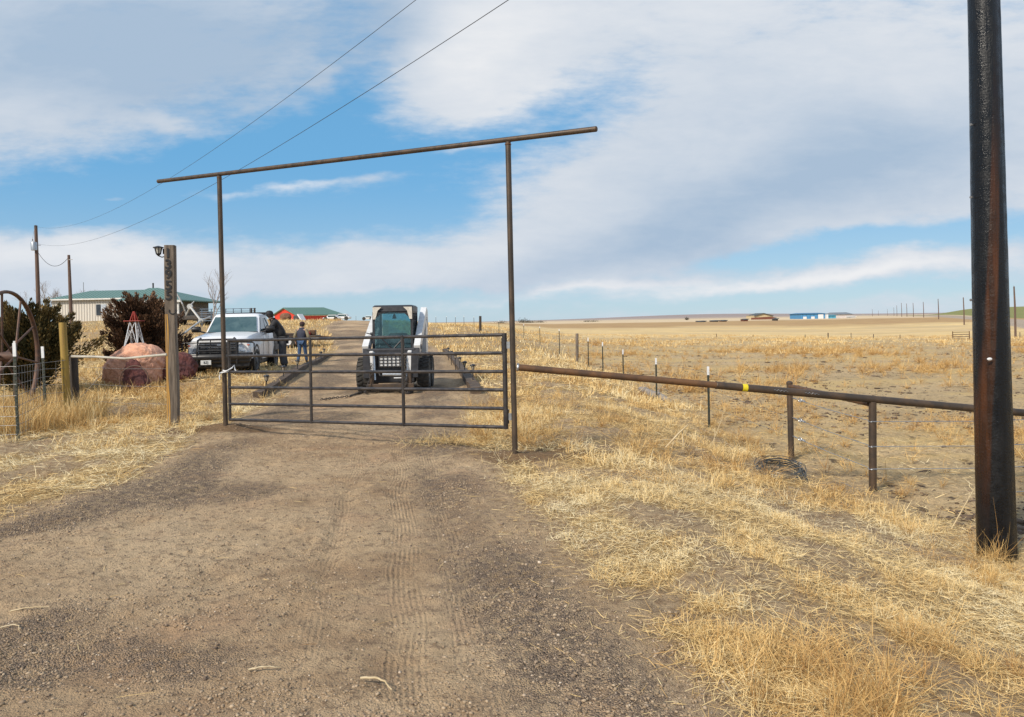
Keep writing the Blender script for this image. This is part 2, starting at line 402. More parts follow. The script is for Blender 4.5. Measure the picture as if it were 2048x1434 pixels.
c = t.mix(t.ss(wy, 330, 380), c, pale)
c = t.mix(t.m('MULTIPLY', t.ss(wy, 620, 1500), .7), c, (.42, .34, .27))
c = t.mix(t.ss(PY, 2500, 5200), c, (.33, .27, .25))
# green winter crop on the rise, gravel county road in front of it
ur = t.m('DIVIDE', PX, t.m('MAXIMUM', PY, 1.0))
grn = t.m('MULTIPLY', t.ss(t.m('SUBTRACT', PX, t.m('MULTIPLY', PY, .46)), 62.0, 66.0), t.m('MULTIPLY', t.ss(PY, 190, 215), t.m('SUBTRACT', 1.0, t.ss(PY, 800, 950))))
c = t.mix(grn, c, t.mix(t.ss(fs, .35, .65), (.20, .22, .075), (.27, .25, .10)))
rdl = t.m('SUBTRACT', PX, t.m('MULTIPLY', PY, .475))
rk = t.m('MULTIPLY', t.m('MULTIPLY', t.ss(rdl, 40.0, 42.0), t.m('SUBTRACT', 1.0, t.ss(rdl, 54.0, 56.0))), t.ss(PY, 60, 90))
c = t.mix(rk, c, t.mix(t.ss(fs, .4, .6), (.42, .34, .26), (.36, .29, .22)))
# damp freshly dug soil round the posts
def spot(x, y, rx, ry):
    u = t.m('DIVIDE', t.m('SUBTRACT', PX, x), rx); v = t.m('DIVIDE', t.m('SUBTRACT', PY, y), ry)
    d = t.m('ADD', t.m('MULTIPLY', u, u), t.m('MULTIPLY', v, v)); return t.m('SUBTRACT', 1.0, t.ss(t.m('ADD', d, t.m('MULTIPLY', t.m('SUBTRACT', nm, .5), 1.6)), .5, 1.1))
dk = t.m('MAXIMUM', spot(.35, 9.0, 1.1, .55), spot(-4.75, 11.45, 1.15, .38))
c = t.mix(t.m('MULTIPLY', dk, .75), c, (.175, .105, .055))
t.l.new(c, p.inputs['Base Color']); p.inputs['Roughness'].default_value = .95; p.inputs['Specular IOR Level'].default_value = .15
# bump: grain, gravel, tyre tread
S_ = t.m('ADD', t.m('ADD', PX, t.m('MULTIPLY', PY, .16)), t.m('MULTIPLY', t.m('SUBTRACT', t.noise(pos, .55, 2, .5), .5), .22))
def track(c0, wd):
    d = t.m('SUBTRACT', S_, c0); k = t.m('SUBTRACT', 1.0, t.ss(t.m('ABSOLUTE', d), wd*.8, wd))
    ribs = t.m('SINE', t.m('ADD', t.m('MULTIPLY', d, 190.0), t.m('MULTIPLY', nm, 5.0))); lugs = t.m('SINE', t.m('ADD', t.m('MULTIPLY', PY, 110.0), t.m('MULTIPLY', t.m('ABSOLUTE', d), 60.0)))
    return t.m('MULTIPLY', k, t.m('ADD', t.m('MULTIPLY', ribs, .6), t.m('MULTIPLY', lugs, .22)))
S2 = t.m('ADD', PX, t.m('MULTIPLY', PY, .235))
trk = t.m('ADD', track(.02, .13), track(.36, .11))
trk = t.m('ADD', trk, t.m('MULTIPLY', track(-.52, .10), .6))
trk = t.m('MULTIPLY', t.m('MULTIPLY', trk, attr(t, 'road')), t.m('MULTIPLY', t.ss(t.noise(pos, 3.4, 6, .75), .38, .58), t.m('SUBTRACT', 1.0, t.ss(PY, 9, 14))))
hgt = t.m('ADD', t.m('MULTIPLY', nf, 1.6), t.m('MULTIPLY', ng, .8))
hgt = t.m('ADD', hgt, t.m('MULTIPLY', t.m('SUBTRACT', .6, vor.outputs['Distance']), t.m('ADD', .25, t.m('MULTIPLY', attr(t, 'gravel'), .9))))
hgt = t.m('ADD', hgt, t.m('MULTIPLY', trk, .30))
bp = t.new('ShaderNodeBump'); bp.inputs['Distance'].default_value = .024; bp.inputs['Strength'].default_value = 1.0
hgt = t.m('ADD', hgt, t.m('MULTIPLY', t.m('MULTIPLY', t.noise(pos, 5.5, 3, .6), attr(t, 'pasture')), 2.5))
t.l.new(hgt, bp.inputs['Height']); t.l.new(bp.outputs[0], p.inputs['Normal'])
#@ENDGROUND
ground = link_mesh('ground', ground_me, g_mat); tagp(ground, kind='structure')
# ------------------------------------------------------------------ dry grass, straw and gravel (uncountable)
rng = np.random.default_rng(7)
def straw_mat(name, cols):
    m, t, p = principled(name)
    a = attr(t, 'tint'); cr = t.new('ShaderNodeValToRGB'); t.l.new(a, cr.inputs[0]); e = cr.color_ramp.elements
    while len(e) < len(cols): e.new(.5)
    for k, (q, c_) in enumerate(cols): e[k].position = q; e[k].color = (*c_, 1)
    t.l.new(cr.outputs[0], p.inputs['Base Color']); p.inputs['Roughness'].default_value = .7; p.inputs['Specular IOR Level'].default_value = .25
    return m
M_straw = straw_mat('dry_straw', [(0, (.30, .15, .055)), (.25, (.52, .31, .11)), (.5, (.73, .50, .205)), (.8, (.84, .65, .33)), (1, (.86, .73, .46))])
def blades(name, x, y, h, wid, lean, az, tint, droop=.35, z0=None):
    n = len(x); z = gz(x, y)-.01 if z0 is None else z0
    face = rng.uniform(0, math.pi*2, n); sx, sy = np.cos(face), np.sin(face)
    dx, dy = np.cos(az), np.sin(az)
    P = np.zeros((n, 6, 3))
    for k, (tt, ww) in enumerate(((0, 1), (.5, .8), (1, .22))):
        ln = lean*(tt+droop*tt*tt)
        hx = h*np.sin(np.clip(ln, 0, 1.7))*tt; hz_ = h*np.cos(np.clip(ln, 0, 1.62))*tt
        cx, cy, cz = x+dx*hx, y+dy*hx, z+hz_+(.012 if tt > 0 else 0)
        for j, sg in enumerate((-1, 1)):
            P[:, 2*k+j, 0] = cx+sg*sx*wid*ww/2; P[:, 2*k+j, 1] = cy+sg*sy*wid*ww/2; P[:, 2*k+j, 2] = cz
    b = np.arange(n)[:, None]*6
    Qd = np.concatenate([b+np.array([0, 1, 3, 2]), b+np.array([2, 3, 5, 4])], 0)
    return np_mesh(name, P.reshape(-1, 3), Qd, {'tint': np.repeat(np.clip(tint, 0, 1), 6)})
def scatter(n, x0, x1, y0, y1, dens, ypow=1.0):
    yy_ = y0+(y1-y0)*rng.random(n)**ypow; xx_ = rng.uniform(0, 1, n)
    xa, xb = (x0(yy_), x1(yy_)) if callable(x0) else (x0, x1)
    xx_ = xa+(xb-xa)*xx_
    k = rng.random(n) < dens(xx_, yy_); return xx_[k], yy_[k]
def clumped(x, y, per, rad):
    k = rng.integers(per[0], per[1], len(x)); i = np.repeat(np.arange(len(x)), k)
    r = rad*np.sqrt(rng.random(len(i)))*rng.uniform(.5, 1.3, len(x))[i]; a = rng.uniform(0, 2*math.pi, len(i))
    return x[i]+r*np.cos(a), y[i]+r*np.sin(a), a, i
def wedge_l(yv): return np.maximum(-.76*yv-.5, -40)
def wedge_r(yv): return .76*yv+.5
def grass_set(n, y0, y1, per, rad, hgt, wid, region, lying=.25, ypow=1.0, tb=.55, lean=(.1, .75)):
    cx, cy = scatter(n, wedge_l, wedge_r, y0, y1, lambda a, b: region(a, b), ypow)
    x, y, a, i = clumped(cx, cy, per, rad)
    ch = rng.uniform(.5, 1.3, len(cx))[i]; patch = fbm(x, y, .7, 3, 91)
    h = hgt*ch*rng.uniform(.6, 1.2, len(x))
    ln = rng.uniform(*lean, len(x)); flat = rng.random(len(x)) < lying
    ln = np.where(flat, rng.uniform(1.1, 1.62, len(x)), ln); az = np.where(flat, rng.uniform(0, 6.28, len(x)), a+rng.normal(0, .7, len(x)))
    ct = rng.normal(0, .13, len(cx))[i]
    tint = tb+(patch-.5)*1.1+ct+rng.normal(0, .10, len(x))
    return x, y, h, wid*rng.uniform(.6, 1.3, len(x)), ln, az, tint
def left_verge(x, y):
    rd = road_d(x, y); return ((rd < .1) & (x < -3.5))
def join(sets): return [np.concatenate([s_[k] for s_ in sets]) for k in range(7)]
def dens_right(x, y): return straw_density(x, y)*(x > -1.6-.1*y)*(x < np.interp(y, FN_Y, FN_X)+.4)*(x > -12)
def dens_left(x, y): return straw_density(x, y)*left_verge(x, y)
def strands(name, parts):
    """curved flat straws: each part = (x, y, z0, az, el, length, width, curl vector, tint)"""
    x, y, z0, az, el, L, wd, cu, ti = [np.concatenate([np.atleast_1d(p[k]) for p in parts]) for k in range(9)]
    n = len(x); g = gz(x, y); d = np.stack([np.cos(az)*np.cos(el), np.sin(az)*np.cos(el), np.sin(el)], -1)
    sd = np.stack([-np.sin(az), np.cos(az), np.zeros(n)], -1); r = rng.normal(size=(n, 3))*.5; sd = sd+r; sd /= np.linalg.norm(sd, axis=1, keepdims=True)
    P = np.zeros((n, 8, 3)); root = np.stack([x, y, g+z0], -1)
    for k, (tt, ww) in enumerate(((0, .8), (.36, 1), (.70, .75), (1, .2))):
        c = root+L[:, None]*(d*tt+cu*tt*tt); c[:, 2] = np.maximum(c[:, 2], g+.003)
        for j, sg in enumerate((-1, 1)): P[:, 2*k+j] = c+sd*(sg*wd*ww/2)[:, None]
    b_ = np.arange(n)[:, None]*8
    Qd = np.concatenate([b_+np.array([0, 1, 3, 2]), b_+np.array([2, 3, 5, 4]), b_+np.array([4, 5, 7, 6])], 0)
    return np_mesh(name, P.reshape(-1, 3), Qd, {'tint': np.repeat(np.clip(ti, 0, 1), 8)})
def patch_tint(x, y): return .03+(fbm(x, y, .55, 3, 91)-.5)*.9+(fbm(x, y, 2.2, 2, 93)-.5)*.5
def curlv(n, a, g_=.25): c = rng.normal(size=(n, 3))*a; c[:, 2] -= g_*rng.random(n); return c
def litter(n, y0, y1, dens, L, wd, tb, zmax=.035, ypow=1.0):
    x, y = scatter(n, wedge_l, wedge_r, y0, y1, dens, ypow); n = len(x)
    return (x, y, rng.random(n)**1.6*zmax, rng.uniform(0, 6.28, n), rng.normal(.08, .22, n), L*rng.uniform(.5, 1.5, n), wd*rng.uniform(.7, 1.3, n), curlv(n, .16, .12), tb+patch_tint(x, y)+rng.normal(0, .15, n))
def tufts(n, y0, y1, dens, per, rad, L, wd, tb, el=(.75, 1.5), ca=.18, cg=.35, hv=(.5, 1.4)):
    cx, cy = scatter(n, wedge_l, wedge_r, y0, y1, dens); sc_ = rng.uniform(*hv, len(cx)); ct = rng.normal(0, .16, len(cx))
    x, y, a, i = clumped(cx, cy, per, rad); n = len(x)
    return (x, y, np.full(n, -.01), a+rng.normal(0, .6, n), rng.uniform(*el, n), L*sc_[i]*rng.uniform(.55, 1.15, n), wd*rng.uniform(.7, 1.3, n), curlv(n, ca, cg), tb+patch_tint(x, y)+ct[i]+rng.normal(0, .10, n))
def weeds(n, y0, y1, dens, per, L, wd, tb):
    """rounded tangles of fine curly stems"""
    cx, cy = scatter(n, wedge_l, wedge_r, y0, y1, dens); sc_ = rng.uniform(.6, 1.5, len(cx)); k = rng.integers(per[0], per[1], len(cx)); i = np.repeat(np.arange(len(cx)), k); n = len(i)
    a = rng.uniform(0, 6.28, n); r = .06*sc_[i]*rng.random(n); dist = 1
    return (cx[i]+r*np.cos(a), cy[i]+r*np.sin(a), rng.random(n)*.07*sc_[i], a+rng.normal(0, .8, n), rng.uniform(-.1, 1.3, n), L*sc_[i]*rng.uniform(.4, 1.1, n), wd*rng.uniform(.7, 1.2, n), curlv(n, .42, .15), tb+rng.normal(0, .10, n)+rng.normal(0, .08, len(cx))[i])
sparse = lambda a, b: dens_right(a, b)**1.5*sst(fbm(a, b, 1.7, 3, 41), .38, .60)
wsp = lambda a, b: dens_right(a, b)*sst(fbm(a, b, .8, 3, 47), .50, .62)
S = []
#@GRASS
S.append(litter(210000, 2.6, 8, lambda a, b: np.clip(dens_right(a, b)*1.2+.03*(road_d(a, b) < .2), 0, 1), .075, .0025, .60, .05))
S.append(litter(140000, 7.5, 17, lambda a, b: np.clip(dens_right(a, b)*1.1+.04*(road_d(a, b) < .2), 0, 1), .11, .0042, .52, .07))
S.append(tufts(9000, 2.6, 8, sparse, (12, 30), .045, .105, .0026, .60))
S.append(tufts(12000, 7.5, 17, sparse, (9, 20), .075, .165, .0050, .56))
S.append(weeds(1100, 2.8, 9, wsp, (60, 130), .17, .0026, .32))
S.append(weeds(2200, 8, 18, wsp, (40, 80), .22, .0045, .30))
dl = lambda a, b: np.clip(dens_left(a, b)*1.3+.05*left_verge(a, b), 0, 1)
S.append(litter(90000, 6.0, 13, dl, .13, .0045, .88, .03))
S.append(litter(70000, 11, 20, dl, .15, .0065, .70, .06))
S.append(tufts(12000, 10, 20, lambda a, b: dens_left(a, b)*sst(fbm(a, b, 1.4, 3, 42), .40, .6), (9, 18), .08, .17, .0060, .62))
S.append(weeds(1500, 11, 20, lambda a, b: dens_left(a, b)*sst(fbm(a, b, .8, 3, 47), .5, .62), (30, 60), .24, .0055, .34))
mid = lambda x, y: straw_density(x, y)*(x < np.interp(y, FN_Y, FN_X)+1)
S.append(litter(60000, 16, 36, mid, .22, .013, .62, .10))
S.append(tufts(22000, 16, 36, lambda a, b: mid(a, b)*sst(fbm(a, b, .9, 3, 43), .36, .6), (5, 10), .15, .24, .012, .54))
S.append(tufts(26000, 34, 95, lambda a, b: mid(a, b)*(.35+.65*sst(fbm(a, b, .35, 3, 44), .4, .6)), (4, 8), .4, .30, .032, .56))
def mound(pts, k, L, wd, tb, spread):
    out = []
    for px__, py__, Y__, s__ in pts:
        x0_ = ab(px__, py__)[0]*Y__; n = k; r_ = rng.normal(size=(n, 2))*np.array([s__, s__*.45])*spread
        out.append((x0_+r_[:, 0], Y__+r_[:, 1], rng.random(n)*.06*s__/.3, rng.uniform(0, 6.28, n), rng.uniform(-.1, .9, n), L*rng.uniform(.4, 1.2, n), np.full(n, wd), curlv(n, .35, .15), tb+rng.normal(0, .13, n)))
    return out
S += mound([(880, 884, 9.9, .28), (925, 886, 9.8, .2)], 420, .16, .0042, .62, 1.0)
S += mound([(1560, 1320, 3.6, .22), (1640, 1300, 3.75, .2), (1500, 1345, 3.45, .15), (1330, 960, 7.4, .3), (1600, 1000, 7.9, .3), (1400, 905, 8.9, .35), (1080, 860, 10.4, .3), (1120, 800, 14, .4)], 420, .17, .0034, .42, 1.0)
S += mound([(470, 765, 17.5, .5), (520, 735, 19.0, .4), (400, 800, 14.5, .5)], 260, .30, .006, .5, 1.0)
lx, ly = scatter(9000, wedge_l, wedge_r, 2.6, 12, lambda a, b: .05+.9*np.exp(-(road_d(a, b)/.4)**2)); n_ = len(lx)
S.append((lx, ly, np.full(n_, .004), rng.uniform(0, 6.28, n_), np.zeros(n_), rng.uniform(.03, .16, n_), np.full(n_, .0030), curlv(n_, .12, .0)*np.array([1, 1, .1]), rng.normal(.6, .2, n_)))
grass = link_mesh('dry_grass', strands('dry_grass', S), M_straw); tagp(grass, 'dry straw coloured grass growing and lying on both verges of the drive', 'grass', kind='stuff')
# tall golden grass round the T-posts on the left
def tall(x, y): return ((x+9.1)**2/2.9+(y-12.6)**2/3.4 < 1)*.9*(road_d(x, y) < -1.4)
tg = grass_set(30000, 10.4, 15.0, (5, 10), .09, .44, .0065, tall, .06, 1.0, .60, (.02, .30))
o = link_mesh('tall_grass', blades('tall_grass', *tg, droop=.9), M_straw); tagp(o, 'tall golden grass standing round the iron wheel and T-posts', 'grass', kind='stuff')
# dead tufts and tumbleweed scattered over the pasture
def dens_past(x, y): return (x > np.interp(y, FN_Y, FN_X)+.3)*(.05+.9*sst(fbm(x, y, .16, 3, 51), .46, .64)*sst(fbm(x, y, 1.1, 2, 8), .45, .6))
pg = [weeds(9000, 9, 24, lambda a, b: dens_past(a, b)*.55, (16, 34), .18, .0065, .32), weeds(19000, 22, 60, dens_past, (16, 30), .32, .013, .28),
      litter(60000, 7, 30, lambda a, b: (a > np.interp(b, FN_Y, FN_X))*(.05+.35*sst(fbm(a, b, .3, 3, 52), .5, .66)), .12, .006, .6, .02), tufts(30000, 45, 150, dens_past, (8, 14), .55, .26, .035, .48, (.2, 1.4), .3)]
o = link_mesh('pasture_tufts', strands('pasture_tufts', pg), M_straw); tagp(o, 'low dead brown tufts dotted over the bare pasture', 'grass', kind='stuff')
# gravel
ph = (1+5**.5)/2
ico = np.array([(-1,ph,0),(1,ph,0),(-1,-ph,0),(1,-ph,0),(0,-1,ph),(0,1,ph),(0,-1,-ph),(0,1,-ph),(ph,0,-1),(ph,0,1),(-ph,0,-1),(-ph,0,1)])/math.sqrt(1+ph*ph)
icf = np.array([(0,11,5),(0,5,1),(0,1,7),(0,7,10),(0,10,11),(1,5,9),(5,11,4),(11,10,2),(10,7,6),(7,1,8),(3,9,4),(3,4,2),(3,2,6),(3,6,8),(3,8,9),(4,9,5),(2,4,11),(6,2,10),(8,6,7),(9,8,1)])
def stones(x, y, r):
    n = len(x); z = gz(x, y)
    P = ico[None]*rng.uniform(.75, 1.2, (n, 12, 1)); P = P*np.stack([r*rng.uniform(.8, 1.4, n), r*rng.uniform(.7, 1.1, n), np.minimum(r, .02+.25*r)*rng.uniform(.45, .8, n)], -1)[:, None]
    a = rng.uniform(0, 6.28, n)[:, None]; c_, s_ = np.cos(a), np.sin(a)
    P = np.stack([P[..., 0]*c_-P[..., 1]*s_+x[:, None], P[..., 0]*s_+P[..., 1]*c_+y[:, None], P[..., 2]+(z+r*.12)[:, None]], -1)
    F = (np.arange(n)[:, None, None]*12+icf[None]).reshape(-1, 3)
    return np_mesh('gravel', P.reshape(-1, 3), F, {'tint': np.repeat(np.clip(rng.beta(1.3, 2.6, n), 0, 1), 12)})
def dens_st(a, b):
    rd = road_d(a, b); g = sst(-np.abs(rd-.55), -.6, -.1)*sst(fbm(a, b, .8, 3, 3), .25, .6)+.9*sst(fbm(a, b, .55, 4, 13), .48, .62)
    return np.clip(.30+g*.7, 0, 1)*(rd > -.35)
sx, sy = scatter(120000, wedge_l, wedge_r, 2.5, 12, dens_st, 1.5)
sr = .0022+.0035*rng.random(len(sx))**3+.0075*(rng.random(len(sx)) < .03)*rng.random(len(sx)); sr = sr*(1+.06*sy)
M_gravel = straw_mat('gravel_stone', [(0, (.12, .085, .062)), (.35, (.26, .19, .13)), (.7, (.44, .335, .235)), (1, (.72, .61, .48))])
o = link_mesh('gravel', stones(sx, sy, sr), M_gravel); tagp(o, 'small gravel stones strewn over the dirt drive', 'gravel', kind='stuff')

# dung and clods on the pasture
px_, py_ = scatter(9000, lambda v: np.interp(v, FN_Y, FN_X)+.2, wedge_r, 6.5, 45, lambda a, b: sst(fbm(a, b, .5, 3, 61), .42, .6)*.8+.05, 1.5)
cl_me = stones(px_, py_, (.008+.016*rng.random(len(px_))+.06*(rng.random(len(px_)) < .13)*rng.random(len(px_)))*(1+.02*py_))
M_clod = straw_mat('clod', [(0, (.07, .048, .032)), (.5, (.16, .11, .072)), (1, (.36, .26, .165))])
o = link_mesh('dung_clods', cl_me, M_clod, smooth=True); tagp(o, 'dark dung clods and crumbs strewn over the bare pasture', 'dung', kind='stuff')

# crumbs of the drive's own dirt
kx, ky = scatter(60000, wedge_l, wedge_r, 2.5, 12, lambda a, b: (road_d(a, b) > -.3)*(.15+.85*sst(fbm(a, b, 1.6, 3, 71), .45, .62)), 1.4)
M_crumb = straw_mat('dirt_crumb', [(0, (.26, .185, .115)), (.5, (.40, .295, .19)), (1, (.52, .40, .27))])
o = link_mesh('dirt_crumbs', stones(kx, ky, (.003+.007*rng.random(len(kx))**2)*(1+.05*ky)), M_crumb); tagp(o, 'loose crumbs of dry dirt scattered over the drive', 'dirt', kind='stuff')
# ------------------------------------------------------------------ materials
M_pipe = mat('dark_pipe', (.075, .060, .048), (.12, .085, .060), 9, .42, .55, .0015, 60, stretch=(1, 1, .4), rough2=.6)
M_pipe_gate = mat('gate_tube', (.062, .058, .060), (.10, .088, .082), 9, .30, .65, .0006, 80, rough2=.45)
M_rust = mat('rusty_pipe', (.17, .085, .038), (.095, .055, .033), 7, .62, .25, .0015, 60)
M_rail = mat('brown_rail', (.115, .075, .048), (.062, .048, .038), 5, .5, .35, .0015, 50)
M_tape = mat('yellow_tape', (.75, .62, .02), (.70, .55, .02), 5, .5)
M_galv = mat('galvanised', (.50, .52, .54), (.36, .38, .40), 30, .38, .8)
M_wire = mat('fence_wire', (.34, .34, .34), (.22, .21, .20), 30, .5, .6)
M_tgreen = mat('tpost_paint', (.030, .045, .035), (.055, .050, .036), 20, .6, .1)
M_white = mat('white_paint', (.78, .79, .80), (.68, .69, .70), 12, .5)
M_wood_grey = mat('weathered_timber', (.22, .175, .135), (.10, .078, .058), 4, .85, 0, .006, 12, stretch=(6, 6, .5))
M_wood_sunlit = mat('sunlit_timber', (.50, .27, .055), (.33, .18, .05), 3, .75, 0, .003, 12, stretch=(6, 6, .4))  # sunlit tone painted on the left side of the number post
M_wood_dark = mat('creosote_post', (.035, .028, .024), (.060, .045, .034), 5, .8, 0, .006, 14, stretch=(5, 5, .5))
M_wood_post = mat('round_yellow_post', (.38, .25, .05), (.28, .175, .045), 3, .75, 0, .003, 14, stretch=(6, 6, .4))
M_black = mat('black_plastic', (.018, .019, .021), (.03, .03, .032), 20, .45)
M_glassw = mat('lamp_glass', (.72, .72, .66), (.60, .60, .55), 30, .25)
M_rubber = mat('tyre_rubber', (.030, .029, .027), (.060, .054, .046), 12, .85, 0, .002, 50)

def ground_obj(z): return z

# ------------------------------------------------------------------ entrance frame of welded pipe
YL, YR = 11.4, 8.83
bl, br = at(452, YL, 860), at(1030.5, YR, 912)
tl, tr = W(438.5, 352, YL), W(1016, 284, YR)
fr = thing('entrance_frame', 'tall dark welded pipe goalpost frame spanning the gravel drive above the gate', 'gate frame', bl)
MB(bl).tube(bl-Vector((0, 0, .3)), tl, .036, n=16).build('post', M_pipe, fr, True)
MB(bl).tube(br-Vector((0, 0, .3)), tr, .034, n=16).build('post', M_pipe, fr, True)
e1, e2 = W(326.5, 359.5, YL), W(1193.5, 257.5, YR)
dirb = (tr-tl).normalized()
e1 = tl - dirb*1.52 + Vector((0, 0, .03)); e2 = tr + dirb*1.16 + Vector((0, 0, .03))
MB(bl).tube(e1, e2, .0325, n=16).build('crossbeam', M_pipe, fr, True)
for e, s_ in ((e1, -1), (e2, 1)): MB(bl).disc(e, dirb*s_, [(.027, .002), (.027, .006), (.022, .007)], 16).build('pipe_end', M_rust, fr, True)
for q_ in (tl, tr): MB(bl).torus(q_-Vector((0, 0, .030)), Vector((0, 0, 1)), .034, .007, 18, 6).build('weld', M_rust, fr, True)
# ------------------------------------------------------------------ six-rail tube gate
gl, grr = Vector((bl.x, bl.y, 0)), Vector((br.x, br.y, 0)); gd = (grr-gl).normalized()
def gp(px, py, s):
    """point of the gate plane at distance s (m) from the left post, matching height of the photo"""
    q = gl+gd*s; a, b = ab(px, py); return Vector((q.x, q.y, H+b*q.y))
L_g = (grr-gl).length
def s_at(px, py):
    a = ab(px, py)[0]; # q.x = a q.y
    return (a*gl.y-gl.x)/(gd.x-a*gd.y)
sl, s1, s2, sr_ = s_at(459, 770), s_at(623, 770), s_at(807.5, 770), s_at(1010.5, 770)
gt = thing('tube_gate', 'dark steel tube gate of six rails closed across the drive', 'gate', gl+gd*sr_+Vector((0, 0, .3)))
O = gt.location.copy()
rails = [((462, 681), (1010, 669.5)), ((462, 712), (1010, 706)), ((460, 744), (1011, 743)), ((459, 775), (1012, 780)), ((459, 808), (1014, 817)), ((459, 839), (1016, 854.5))]
ends = []
for k, (a_, b_) in enumerate(rails):
    A_, B_ = gp(a_[0], a_[1], sl), gp(b_[0], b_[1], sr_); ends.append((A_, B_))
    MB(O).tube(A_, B_, .0215, n=14).build('rail', M_pipe_gate, gt, True)
def lerp(a, b, t_): return a+(b-a)*t_
for nm_, s_, r_ in (('end_upright', 0.0, .0235), ('end_upright', 1.0, .030), ('brace', (s1-sl)/(sr_-sl), .0215), ('brace', (s2-sl)/(sr_-sl), .0225)):
    T_, B_ = lerp(*ends[0], s_), lerp(*ends[5], s_); off = gd.cross(Vector((0, 0, 1)))*(.0 if nm_ == 'end_upright' else .012)
    MB(O).tube(B_+off-Vector((0, 0, .02)), T_+off+Vector((0, 0, .02)), r_, n=14).build(nm_, M_pipe_gate, gt, True)
for py in (690, 833):
    s_h = s_at(1008.5+(py-690)*.028, py); c0 = gp(1010, py, s_h); c1 = Vector((br.x, br.y, c0.z))+(tr-br)*((c0.z-br.z)/(tr.z-br.z)); c1.z = c0.z
    m = MB(O); m.tube(c0-Vector((0, 0, .085)), c0+Vector((0, 0, .085)), .037, n=14); m.build('hinge_sleeve', M_pipe_gate, gt, True)
    dd = (c1-c0); m = MB(O); u = dd.normalized(); sd = u.cross(Vector((0, 0, 1)))*.006
    a1, a2 = c0+u*.02, c1-u*.02; hv = Vector((0, 0, .042))
    m.prism([a1-hv-sd, a2-hv-sd, a2+hv-sd, a1+hv-sd], sd*2); m.build('hinge_plate', M_galv, gt)
# white latch rope
q = gp(456, 742, sl*.5); m = MB(O)
m.path([q+Vector(v) for v in ((-.12, .02, -.03), (-.05, -.05, -.02), (.03, -.07, .01), (.09, -.03, .05), (.10, .03, .09), (.12, .0, .03), (.16, -.02, -.02))], .010, 8)
m.torus(q+Vector((-.02, .0, -.02)), (0, .1, 1), .058, .010, 20, 6); m.torus(q+Vector((.0, .0, .0)), (.2, .1, 1), .060, .009, 20, 6)
m.path([q+Vector(v) for v in ((-.08, -.05, -.02), (-.10, -.06, -.08), (-.09, -.06, -.13))], .008, 6)
m.build('latch_rope', M_white, gt, True)

# ------------------------------------------------------------------ pipe rail running right from the gate post
p0 = W(1028, 734, YR); p1 = W(1745, 798.5, 9.16); rd_ = (p1-p0); r_end = p0+rd_*1.62
b45 = at(1745, 9.16, 985); b82 = at(1583, 11.5, 912)
t45 = Vector((p1.x, p1.y, p1.z-.03)); t82 = W(1579, 766, 11.5)
pf = thing('pipe_rail_fence', 'long rusty pipe rail on short posts with wires, welded to the right gate post', 'fence', b45)
O = pf.location.copy(); sw = p0+rd_*.555
MB(O).tube(p0+rd_.normalized()*.035, sw, .041, n=16).build('rail', M_rust, pf, True)['label'] = 'rusty orange near length of the rail'
MB(O).tube(sw, r_end, .047, n=16).build('rail', M_rail, pf, True)
MB(O).torus(p0+rd_.normalized()*.045, rd_, .036, .014, 20, 6).build('weld', M_galv, pf, True)
MB(O).torus(sw, rd_, .043, .008, 20, 6).build('weld', M_rail, pf, True)
ty = p0+rd_*.627; MB(O).tube(ty, ty+rd_.normalized()*.065, .0485, n=18).build('tape_band', M_tape, pf, True)
MB(O).tube(b45-Vector((0, 0, .3)), t45, .046, n=16).build('post', M_rail, pf, True)
MB(O).tube(b82-Vector((0, 0, .3)), t82, .045, n=16).build('post', M_rail, pf, True)
MB(O).disc(t82, (0, 0, 1), [(.050, -.01), (.050, .01), (.03, .03), (.0, .035)], 16).build('post_cap', M_rail, pf, True)
MB(O).tube(t82-Vector((0, 0, .05)), t45+Vector((-.02, .03, -.03)), .036, n=14).build('brace', M_rust, pf, True)
for px__ in (1548, 1612):      # faint chalk squiggles on the rail
    s__ = (px__-1028)/(1745-1028)*.985; q_ = p0+rd_*s__+Vector((0, -.0475, .008)); u__ = rd_.normalized()
    MB(O).path([q_+u__*(.014*k)+Vector((0, 0, .010*math.sin(k*1.9))) for k in range(14)], .0022, 4).build('chalk_mark', M_galv, pf, True)
wr = []
for (y1, y2, y3) in ((796, 843, 853), (835, 893, 911), (872, 938, 958), (922, 989, 1008)):
    A_ = W(1585, y1, 11.47); B_ = W(1745, y2, 9.10); C_ = B_+rd_*.62; C_.z = B_.z-.03
    mid = (A_+B_)/2-Vector((0, 0, .015))
    m = MB(O); m.path([A_, mid, B_, (B_+C_)/2-Vector((0, 0, .02)), C_], .0046, 5)
    m.build('wire', M_galv, pf, True)
    # strainer clamp and twisted tail on each wire near the corner post
    m = MB(O); dv = (B_-A_).normalized()
    m.path([A_, A_+dv*.16], .009, 6)
    m.torus(A_+dv*.26, dv.cross(Vector((0, 0, 1))), .030, .006, 14, 6); m.torus(A_+dv*.31, dv.cross(Vector((0, .3, 1))), .026, .006, 14, 6)
    for k in range(7): m.torus(A_+dv*(.33+.018*k), dv, .012, .004, 8, 5)
    m.build('wire_strainer', M_galv, pf, True)
for k in range(3):
    MB(O).torus(W(1745, (843, 893, 938)[k], 9.16), (0, 0, 1), .049, .005, 18, 6).build('wire_tie', M_galv, pf, True)

